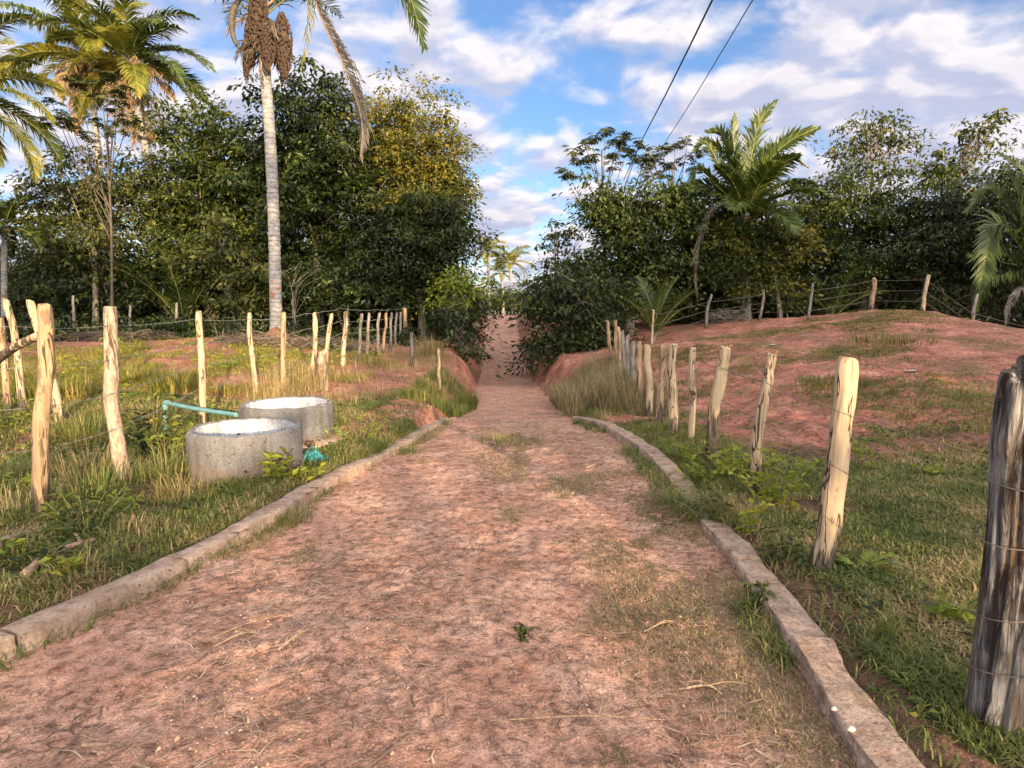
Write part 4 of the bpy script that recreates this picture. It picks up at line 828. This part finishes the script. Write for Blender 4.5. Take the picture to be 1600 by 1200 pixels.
# brush piles
def brush(label, pxs, Y, n_, L, m, hgt):
    rg = plantrng(); g = G(); c0 = foot(sum(pxs) / 2, Y)
    for k in range(n_):
        x = foot(rg.uniform(*pxs), Y + rg.uniform(-1.2, 1.2)); az = rg.uniform(0, 2 * PI); l = L * rg.uniform(.4, 1.2); d = A(math.cos(az), math.sin(az) * .6, rg.uniform(-.1, .35)); p = x + A(0, 0, rg.uniform(.02, hgt))
        tube(g, spline([p - d * l / 2, p + A(0, 0, .1 * l), p + d * l / 2], 6), np.linspace(.02, .006, 6) * rg.uniform(.6, 1.5), 4)
        m_ = 10; leaves(g, p + d * rg.uniform(-.5, .5, (m_, 1)) * l, rg.normal(size=(m_, 3)) * A(1, 1, .4) + A(0, 0, -.2), rg.normal(size=(m_, 3)), rg.uniform(.2, .5, m_), .03, .04)
    tag(build('brush_pile', g, M[m], smooth=False, origin=c0), label, 'brush pile')
brush('grey pile of dry palm fronds behind the left fence posts', (350, 560), 19.5, 170, 1.1, 'fibre', .22)
brush('heap of dry sticks under the trees at the left field back', (100, 270), 22.5, 90, 1.2, 'fibre', .25)
brush('tangle of grey dead fronds at the base of the mound fence bushes', (1110, 1170), 27, 60, .8, 'frond_grey', .5)
# fallen branches, logs, litter
def branch(label, a, b_, r, m='twig', sub=0, nm='fallen_branch', cat='branch', arch=.02):
    p0, p1 = gp(*a), gp(*b_); rg = plantrng(); P = spline([p0 + A(0, 0, r), (p0 + p1) / 2 + A(rg.normal() * .03, 0, r + arch), p1 + A(0, 0, r)], 14); g = tube(G(), P, np.linspace(r, r * .6, 14), 8, bump=lambda t, a_: 1 + .25 * vn(a_ + r * 90, t * 8, 2))
    for k in range(sub):
        q = P[rg.integers(2, 12)]; e_ = q + A(rg.normal() * .12, rg.normal() * .10, rg.uniform(.0, .04)); tube(g, spline([q, (q + e_) / 2 + A(0, 0, .015), e_], 6), np.linspace(r * .5, r * .2, 6), 5)
    tag(build(nm, g, M[m], origin=p0), label, cat)
branch('brown fallen branch among the weeds in front of the left kerb', (40, 905), (148, 852), .028, sub=1)
branch('short weathered log at the left edge near the split topped post', (-10, 872), (44, 842), .035)
branch('long bent straw stalk lying across the near road', (765, 1130), (1042, 1128), .0045, sub=3)
branch('forked dry twig on the near road right of centre', (905, 1123), (885, 1040), .005, sub=4)
branch('pale dry stalk by the left kerb', (335, 1012), (400, 990), .006, sub=1)
branch('dry stalk lying in the straw left of centre', (435, 1020), (505, 978), .006, sub=2)
branch('thin dry stalk along the straw heap left of centre', (330, 1000), (445, 962), .005, sub=2)
branch('flat greyish wood chip at the bottom left of the road', (130, 1170), (192, 1170), .009, arch=0)
branch('thin stick on the middle of the road', (915, 733), (970, 722), .008, sub=1)
branch('dark twig left of the middle of the road', (662, 872), (690, 895), .005)
branch('pale twig lying on the near road by the grass at right', (1060, 1080), (1130, 1092), .006, sub=4)
branch('curved dry twig near the grassy right part of the road', (1005, 990), (1052, 975), .005, sub=2)
branch('thin brown twig slanting on the road near its right side', (882, 1005), (925, 998), .004, sub=1)
def scrap(label, px, py, s):
    c = gp(px, py); rg = plantrng(); k = 9; uu, vv = np.meshgrid(np.linspace(-1, 1, k), np.linspace(-1, 1, k)); uu = uu.ravel(); vv = vv.ravel()
    V = np.stack([c[0] + s * uu * (1 + .3 * vn(vv * 2, uu, 3)), c[1] + s * .7 * vv, c[2] + .01 + s * .35 * (1 + fbm(uu * 2, vv * 2, int(px), 2)) * (1 - .5 * np.maximum(abs(uu), abs(vv)))], -1)
    tag(build('litter_scrap', G().add(V, gridq(k, k)), M['litter'], origin=c), label, 'litter')
scrap('small white scrap on the red field left of the cream post', 1208, 541, .08); scrap('white scrap on grass right of the tall cream post', 1424, 581, .08); scrap('tiny white scrap near the fence at the field back', 1248, 517, .06)
c = gp(1598, 1100); tag(build('rubber_scrap', tube(G(), spline([c + A(-.03, -.03, .03), c + A(.03, .0, .05), c + A(.1, .03, .03)], 10), [.01, .03, .04, .045, .045, .045, .04, .04, .03, .01], 10), M['boot'], origin=c), 'black rubber scrap in the grass beside the charred post', 'litter')
for (px, py, s, lab) in [(1303, 1108, .011, 'white round pebble on the right kerb, nearer one'), (1330, 1140, .015, 'larger white stone on the right kerb edge')]:
    c = A(*[*at(px, py, 2.0)]); r = ray(px, py); c = A(0, 0, CAMH) + r * ((CAMH - .085) / -r[2]); v = nrm(rng.normal(size=(1, 3)))
    g = tube(G(), spline([c - A(s, 0, 0), c + A(0, 0, s * .2), c + A(s, 0, 0)], 9), s * np.sin(np.linspace(.25, PI - .25, 9)) * .8, 9)
    tag(build('pebble', g, M['litter'], origin=c), lab, 'pebble')

# ================================================================== GRASS AND WEEDS
rg = np.random.default_rng(55)
def grass_obj(nm, label, P, hs, ws, lean, m, extra=None):
    g = G(); k = len(P); blades(g, P, hs, ws, rg.uniform(0, 2 * PI, k), lean)
    if extra: extra(g)
    tag(build(nm, g, M[m], smooth=False), label, 'grass', kind='stuff')
def pts(n_, x0, x1, y0, y1, keep, bias=1.):
    x, y = scatter(n_, x0, x1, y0, y1, rg, bias); k = keep(x, y); x, y = x[k], y[k]; return np.stack([x, y, height(x, y) - .004], -1)
onr = lambda y: rr(y) + .20
# right lawn (creeping, short)
P = pts(430000, 1.25, 8, 1.3, 8.8, lambda x, y: (x > onr(y) - .05) & (x < 2.2 + y * 1.0) & ((fbm(x * 1.3, y * 1.3, 61, 4) + .62 - .9 * sstep(5.6, 7.8, y + .25 * (x - 3))) > (rg.random(len(x)) * .45 + .6 * np.maximum(0, vn(x * 7, y * 7, 62) + .12)) - .05) & ~((x < onr(y) + .2 + .2 * vn(y * 2, y * 0, 8)) & (y < 4.2) & (rg.random(len(x)) < .88)), 1.5)
k = len(P); hs = rg.uniform(.025, .095, k) * (1 + .5 * fbm(P[:, 0], P[:, 1], 63, 2)); grass_obj('grass', 'short creeping green and straw grass right of the right kerb', P, hs, rg.uniform(.003, .0085, k) * (1 + .10 * P[:, 1]), rg.uniform(.3, 2.1, k), 'grass')
# left verge
P = pts(430000, -10, -1.3, 1.9, 10.5, lambda x, y: (x < rl(y) - .17) & ~((y > 6.7) & (x > rl(y) - .95) & (x < rl(y) - .12) & (rg.random(len(x)) < .9)) & (x > -1.6 - y * .95) & ((fbm(x * 1.1, y * 1.1, 65, 4) + .58 - .3 * sstep(8, 11, y)) > rg.random(len(x)) * .45 + .6 * np.maximum(0, vn(x * 6, y * 6, 64) + .1) - .05), 1.3)
k = len(P); tall = np.maximum(0, fbm(P[:, 0] * .9, P[:, 1] * .9, 67, 3)) * sstep(.15, .7, rl(P[:, 1]) - .2 - P[:, 0])
hs = rg.uniform(.025, .10, k) + tall * rg.uniform(0, .34, k); grass_obj('grass', 'mixed dry and green grass on the left verge around the concrete rings', P, hs, rg.uniform(.003, .0075, k) * (1 + .12 * P[:, 1]), rg.uniform(.3, 1.6, k), 'grass')
# grass creeping over the road
def road_keep(x, y):
    d = rr(y) - x; e1 = (d < 1.0 + .5 * vn(y * 1.2, y * 0, 3)) & (y < 5.8) & (d > -.0); q = fbm(x * 1.6, y * 1.3, 71, 4)
    c1 = e1 & (q + .30 - .45 * np.clip(d, 0, 1.2) > rg.random(len(x)) * .45)
    c2 = (np.abs(x - .05 + .5 * vn(y * .9, y * 0, 91)) + .35 * rg.random(len(x)) < .5) & (y > 5.5) & (y < 11) & (fbm(x * 2, y * .8, 72, 3) > .10 + rg.random(len(x)) * .35)
    c3 = (fbm(x * 2.2, y * 2.0, 73, 3) > .46 + rg.random(len(x)) * .12) & (y > 2.2)
    c4 = ((x - rl(y)) < .14) & (y > 3.5) & (fbm(y * 1.2, x * 0 + 3, 74, 3) > .1) & (x > rl(y))
    return (x > rl(y)) & (d > -.04) & (c1 | c2 | c3 | c4)
P = pts(380000, -2.3, 1.5, 1.4, 13, road_keep, 1.3); k = len(P)
grass_obj('grass', 'sparse straw coloured grass creeping over the dirt road', P, rg.uniform(.012, .04, k), rg.uniform(.0025, .005, k) * (1 + .10 * P[:, 1]), rg.uniform(.6, 2.1, k), 'grass_thin')
# sunlit field grass at left and field patches at right
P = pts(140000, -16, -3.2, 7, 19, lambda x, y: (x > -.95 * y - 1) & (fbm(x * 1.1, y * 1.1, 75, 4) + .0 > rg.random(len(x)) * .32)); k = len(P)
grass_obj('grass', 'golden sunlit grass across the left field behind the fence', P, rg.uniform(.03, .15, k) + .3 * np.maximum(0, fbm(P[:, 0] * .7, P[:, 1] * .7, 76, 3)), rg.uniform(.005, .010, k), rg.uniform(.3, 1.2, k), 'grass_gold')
P = pts(300000, 2.6, 17, 7, 22.5, lambda x, y: (fbm(x * .5, y * .5, 77, 4) * 1.3 + .08 + .45 * np.exp(-((x - 11.5) / 2.6) ** 2 - ((y - 18) / 1.6) ** 2) > rg.random(len(x)) * .5 + .06)); k = len(P)
grass_obj('grass', 'patches of low green grass on the red field', P, rg.uniform(.03, .11, k), rg.uniform(.006, .012, k), rg.uniform(.4, 1.6, k), 'grass_green')
# tall dry grass on the banks
P = pts(26000, .95, 2.7, 9.5, 16, lambda x, y: (x > rr(y) + .0) & (fbm(x * 1.2, y * 1.2, 78, 3) + .35 > rg.random(len(x)) * .5)); k = len(P)
grass_obj('tall_grass', 'tall dry grass mound between the road and the right posts', P, rg.uniform(.15, .75, k) * sstep(9.3, 11, P[:, 1]) + .08, rg.uniform(.006, .011, k), rg.uniform(.2, .9, k), 'grass_thin')
P = pts(17000, -4.4, -1.2, 8.5, 22, lambda x, y: (x < rl(y) - .2 - .95 * sstep(14.5, 12.5, y)) & (fbm(x * 1.2, y * 1.0, 79, 3) + .1 > rg.random(len(x)) * .5)); k = len(P)
grass_obj('tall_grass', 'dry grass covering the left bank above the road', P, rg.uniform(.06, .40, k) * (.5 + rg.random(k)), rg.uniform(.005, .010, k), rg.uniform(.3, 1.4, k), 'grass_dry')
P = pts(16000, -2.1, -.9, 10, 17, lambda x, y: (x < rl(y) + .12) & (fbm(x * 1.2, y * 1.0, 80, 3) + .25 > rg.random(len(x)) * .5)); k = len(P)
grass_obj('grass', 'green grass strip along the left road edge past the kerb', P, rg.uniform(.06, .3, k), rg.uniform(.006, .011, k), rg.uniform(.2, 1., k), 'grass_green')
P = pts(60000, .8, 2.6, 5.0, 13, lambda x, y: (x > rr(y) + .2) & (fbm(x * 1.4, y * 1.2, 81, 3) + .3 > rg.random(len(x)) * .5)); k = len(P)
grass_obj('grass', 'brighter green grass between the right kerb and the posts', P, rg.uniform(.03, .14, k), rg.uniform(.004, .008, k), rg.uniform(.3, 1.6, k), 'grass_green')

# grass creeping over the kerb edges
def kerb_grass(n_, sd):
    y = 1.4 + 8.2 * rg.random(n_) ** 1.3
    if sd > 0:
        hid = np.exp(-((y - 4.55) / .55) ** 2); off = np.where(rg.random(n_) < .5, rg.normal(-.03, .06, n_), rg.normal(.19, .07, n_)); off = np.where(rg.random(n_) < hid * .45, rg.uniform(-.2, .35, n_), off); x = rr(y) + off
        k = (fbm(y * 1.4, np.sign(off - .1) * 3, 85, 3) + .14 + .3 * hid > rg.random(n_) * .5)
    else:
        off = np.where(rg.random(n_) < .05, rg.normal(-.02, .03, n_), rg.normal(.19, .06, n_)); x = rl(y) - off; k = (fbm(y * 1.4, np.sign(off - .1) * 3, 86, 3) + .08 > rg.random(n_) * .5)
    x, y, hid = x[k], y[k], (hid[k] if sd > 0 else np.zeros(k.sum())); return np.stack([x, y, height(x, y) - .004], -1), hid
for sd, lab in ((1, 'green grass fringe overhanging the right kerb'), (-1, 'dry grass fringe along the left kerb')):
    P, hid = kerb_grass(26000, sd); k = len(P)
    grass_obj('grass', lab, P, rg.uniform(.04, .13, k) + hid * rg.uniform(0, .16, k), rg.uniform(.003, .0065, k) * (1 + .1 * P[:, 1]), rg.uniform(.4, 1.9, k), 'grass')
# straw, pebbles
def road_area(n_, bias=1.6, y1=12):
    y = 1.3 + (y1 - 1.3) * rg.random(n_) ** bias; x = rl(y) + .05 + (rr(y) - rl(y) - .1) * rg.random(n_); return x, y
x, y = road_area(26000); k_ = (fbm(x * 1.2, y * 1.2, 83, 4) > rg.random(len(x)) * .9 - .45); x, y = x[k_], y[k_]
z = height(x, y) + .004; n_ = len(x); az = rg.normal(.35, .8, n_); L = rg.gamma(1.6, .03, n_) + .012; wd = rg.uniform(.0012, .0042, n_)
dv = np.stack([np.cos(az), np.sin(az), rg.normal(size=n_) * .09], -1); sv = np.stack([-np.sin(az), np.cos(az), 0 * az], -1) * wd[:, None]; P = np.stack([x, y, z], -1); bend = np.stack([-np.sin(az), np.cos(az), 0 * az], -1) * (rg.normal(size=n_) * L * .12)[:, None] + A(0, 0, .003)
a0, a1, a2 = P - dv * L[:, None] / 2, P + bend, P + dv * L[:, None] / 2
V = np.stack([a0 - sv, a0 + sv, a1 - sv, a1 + sv, a2 - sv, a2 + sv], 1).reshape(-1, 3); o = np.arange(n_)[:, None] * 6
tag(build('straw', G().add(V, np.concatenate([o + np.array([0, 1, 3, 2]), o + np.array([2, 3, 5, 4])])), M['straw'], smooth=False), 'bits of straw and dry stalk scattered over the dirt road', 'straw', kind='stuff')
x, y = road_area(7000, 1.8, 9); n_ = len(x); s = rg.gamma(1.5, .0020, n_) + .002
oct_ = A([1,0,0],[.2,1,0],[-1,.1,0],[0,-1,0],[.1,.1,.7],[0,0,-.6]); Fo = np.array([[0,1,4],[1,2,4],[2,3,4],[3,0,4],[1,0,5],[2,1,5],[3,2,5],[0,3,5]])
V = np.stack([x, y, height(x, y) + s * .2], -1)[:, None] + oct_[None] * s[:, None, None] * rg.uniform(.6, 1.3, (n_, 6, 1))
tag(build('pebbles', G().add(V.reshape(-1, 3), (np.arange(n_)[:, None, None] * 6 + Fo[None]).reshape(-1, 3)), M['pebble']), 'small stones and clods scattered over the dirt road', 'pebbles', kind='stuff')

# low broad leaved ground weeds mixed through the verges
for (x0, x1, y0, y1, n_, m, sd, lab) in ((-8, -1.6, 2.2, 9, 24000, 'leaf_mid', 1, 'low broad leaved weeds mixed through the left verge grass'), (1.5, 5.5, 2.0, 8.5, 9000, 'leaf_mid', 2, 'low broad leaved weeds mixed through the right verge grass'), (-13, -4, 7, 20, 34000, 'leaf_lime', 3, 'low leafy weeds across the left field')):
    P = pts(n_, x0, x1, y0, y1, lambda x, y: ((x < rl(y) - .25) | (x > rr(y) + .3)) & (fbm(x * 1.4, y * 1.4, 87 + sd, 4) - .05 > rg.random(len(x)) * .35), 1.2); k = len(P)
    P[:, 2] += rg.gamma(1.4, .035, k) * (1 if sd != 2 else .6) * (2.2 if sd == 3 else 1); g = G(); L_ = rg.uniform(.025, .075, k) * (1.7 if sd == 3 else 1)
    leaves(g, P, rg.normal(size=(k, 3)) * A(1, 1, .35), A(0, 0, 1) + rg.normal(size=(k, 3)) * .45, L_, L_ * rg.uniform(.35, .6, k))
    tag(build('ground_weeds', g, M[m], smooth=False), lab, 'weeds', kind='stuff')
# individual weeds and tufts
def weed(label, px, py, h, n_, m='leaf_lime', L=.06, spread=.12, nl=9, nm='weed', cat='weed', stiff=.4):
    h *= 1.25; L *= 1.3; n_ = int(n_ * 1.1) + 1
    c = gp(px, py); rg = plantrng(); g = G(); gs = G()
    for k in range(n_):
        az = rg.uniform(0, 2 * PI); o = A(math.cos(az), math.sin(az), 0); b = c + o * rg.uniform(0, spread * .5); hh = h * rg.uniform(.6, 1.15); t = b + o * spread * rg.uniform(.3, 1.3) + A(0, 0, hh)
        P = spline([b - A(0, 0, .02), (b + t) / 2 + A(0, 0, hh * .12), t], 10); tube(gs, P, np.linspace(.004, .0015, 10), 4, cap=False)
        m_ = nl; q = np.clip((rg.random(m_) ** .7 * 9).astype(int), 2, 9); a2 = rg.uniform(0, 2 * PI, m_); d = np.stack([np.cos(a2), np.sin(a2), rg.normal(.25, .35, m_)], -1)
        LL = L * rg.uniform(.6, 1.3, m_); leaves(g, P[q], d, A(0, 0, 1) + rg.normal(size=(m_, 3)) * stiff, LL, LL * .5)
    root = thing(nm, c, label, cat); build('leaves', g, M[m], root, smooth=False, origin=c); build('stems', gs, M['rachis'], root, origin=c)
for a in [('leafy green weed clump between bark post and front ring', 238, 712, .38, 16, 'leaf_mid', .07, .3, 14), ('weed with yellow green leaves left of the front ring', 262, 716, .3, 8, 'leaf_lime', .07, .22),
          ('yellow leaved weed at the foot of the front ring', 432, 755, .22, 7, 'leaf_lime', .075, .14), ('small green weed between front ring and teal bag', 455, 742, .22, 10, 'leaf_mid', .05, .16), ('low yellow weed by the kerb below the teal bag', 480, 752, .1, 6, 'leaf_lime', .06, .14),
          ('bushy green weed right of the nearest split topped post', 135, 835, .18, 16, 'leaf_mid', .06, .26, 12), ('small yellow green weed left of the split topped post', 32, 775, .14, 6, 'leaf_lime', .05, .1), ('yellow weed near the short log at the left edge', 12, 868, .08, 5, 'leaf_lime', .05, .1),
          ('green seedling beside the fallen branch', 60, 890, .1, 6, 'leaf_mid', .055, .1), ('small bright weed in front of the fallen branch near the kerb', 105, 895, .08, 5, 'leaf_lime', .05, .1), ('green weed in the verge below the bark covered post', 200, 800, .14, 7, 'leaf_lime', .05, .12),
          ('tall lime weed behind the slim knotty post', 1215, 790, .34, 14, 'leaf_lime', .065, .28, 12), ('lime green weed patch left of the slim knotty post', 1150, 745, .26, 16, 'leaf_lime', .06, .34, 10), ('low lime weed at the kerb bend under the dark lower post', 1100, 755, .15, 12, 'leaf_lime', .055, .22),
          ('pale leaved sprig weed left of the tall cream post foot', 1222, 880, .24, 6, 'leaf_pale', .05, .12), ('grey green weed by the kerb in front of the slim posts', 1110, 815, .2, 10, 'leaf_pale', .05, .2), ('pale sprig weed on grass left of the tall cream post', 1160, 838, .2, 6, 'leaf_lime', .05, .12),
          ('yellowish flowering stalk weed right of the tall cream post', 1340, 725, .24, 4, 'leaf_lime', .04, .06), ('second pale flowering stalk weed on grass edge of the red field', 1368, 738, .18, 5, 'leaf_lime', .04, .14), ('bright weed in front of the thin straight post', 1070, 722, .2, 12, 'leaf_lime', .055, .22),
          ('small green seedling growing on the near road', 817, 1000, .045, 4, 'leaf_mid', .03, .03), ('green weed against the right kerb face', 1172, 960, .13, 8, 'leaf_mid', .045, .1), ('low green weed on the lawn right of centre', 1455, 745, .1, 6, 'leaf_lime', .05, .12),
          ('small lime weed on the lawn left of the charred post', 1490, 980, .1, 5, 'leaf_lime', .05, .09), ('leafy green weed on the left bank by the concrete slab', 560, 690, .2, 12, 'leaf_lime', .055, .25)]:
    weed(*a)
# fern-like leaf on the lawn
c = gp(1345, 893); rg2 = plantrng(); root = thing('fern', c, 'bright lime fern like leaf spreading on the right lawn', 'weed')
for k, (az, L) in enumerate(((.1, .3), (.7, .26), (-.4, .24), (2.6, .16))):
    build('frond', frond_geo(arc(c, az, .75, L, 1.3), nl=18, ll=.055, lw=.014, hang=.15, vee=.1, fa=1.1, rg=rg2, r=.003, start=.15), [M['leaf_lime'], M['rachis']], root, smooth=False, origin=c)
def tuft(label, px, py, h, n_, m, lean=.6, spread=.08, w_=.006, nm='grass_tuft'):
    c = gp(px, py); rg = plantrng(); g = G(); a = rg.uniform(0, 2 * PI, n_); r = rg.random(n_) ** .6 * spread; P = c + np.stack([r * np.cos(a), r * np.sin(a), 0 * a - .01], -1)
    blades(g, P, h * rg.uniform(.45, 1.1, n_), np.full(n_, w_) * rg.uniform(.7, 1.3, n_), a + rg.normal(size=n_) * .6, lean * rg.uniform(.3, 1.5, n_)); tag(build(nm, g, M[m], smooth=False, origin=c), label, 'grass tuft')
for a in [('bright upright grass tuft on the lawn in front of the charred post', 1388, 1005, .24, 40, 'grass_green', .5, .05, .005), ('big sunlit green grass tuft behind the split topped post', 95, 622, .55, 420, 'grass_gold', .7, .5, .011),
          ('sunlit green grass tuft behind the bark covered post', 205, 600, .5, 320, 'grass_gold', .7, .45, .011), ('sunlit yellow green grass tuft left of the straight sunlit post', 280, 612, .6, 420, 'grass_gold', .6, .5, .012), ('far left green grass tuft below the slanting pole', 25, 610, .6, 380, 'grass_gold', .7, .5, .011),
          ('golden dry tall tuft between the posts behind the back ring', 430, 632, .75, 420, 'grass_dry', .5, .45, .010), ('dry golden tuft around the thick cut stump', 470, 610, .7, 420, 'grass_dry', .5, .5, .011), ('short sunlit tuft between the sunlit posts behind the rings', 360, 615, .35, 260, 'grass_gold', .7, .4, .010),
          ('green grass tuft at the left kerb break', 640, 708, .12, 180, 'grass', .9, .16, .005), ('grey green grass tuft against the left kerb foot', 458, 815, .14, 220, 'grass', .9, .14, .005), ('green grass tuft growing on the road centre', 780, 690, .14, 260, 'grass', .9, .35, .006),
          ('tall green tuft on the left verge before the bark covered post', 160, 780, .4, 220, 'grass', .6, .3, .006), ('tall grassy tuft between bark covered post and front ring', 262, 752, .42, 220, 'grass', .7, .26, .006), ('green tuft at the foot of the charred post', 1520, 1135, .14, 60, 'grass_green', .6, .09, .005),
          ('tall grass tuft at the left road edge past the kerb', 725, 640, .55, 300, 'grass_green', .5, .3, .011), ('messy dry tuft left of the bark covered post foot', 140, 745, .42, 200, 'grass_dry', .9, .3, .006), ('dry stalky tuft in front of the front ring at its left', 285, 775, .28, 160, 'grass_dry', 1., .25, .006), ('straw coloured tuft between the pipe and the bark covered post', 225, 665, .5, 240, 'grass_dry', .8, .35, .008), ('dark green arching tuft at the left edge by the short log', 20, 815, .36, 200, 'grass', .8, .3, .006), ('ragged green tuft between the split topped and bark covered posts', 130, 690, .5, 260, 'grass_green', .8, .4, .008), ('dry tuft on the verge beside the left kerb block', 110, 900, .16, 120, 'grass_dry', 1., .15, .005), ('arching green tuft under the water pipe', 310, 690, .36, 200, 'grass_green', .8, .25, .007), ('hanging dry grass tuft under the overhanging left tree', 672, 560, 1.1, 320, 'grass_dry', .9, .4, .014), ('green grass clump on the crest of the red mound', 1390, 535, .3, 500, 'grass_green', .8, 1.1, .014),
          ('green grass clump on the red field behind the tall cream post', 1300, 600, .22, 420, 'grass_green', .8, .7, .011)]:
    tuft(*a)
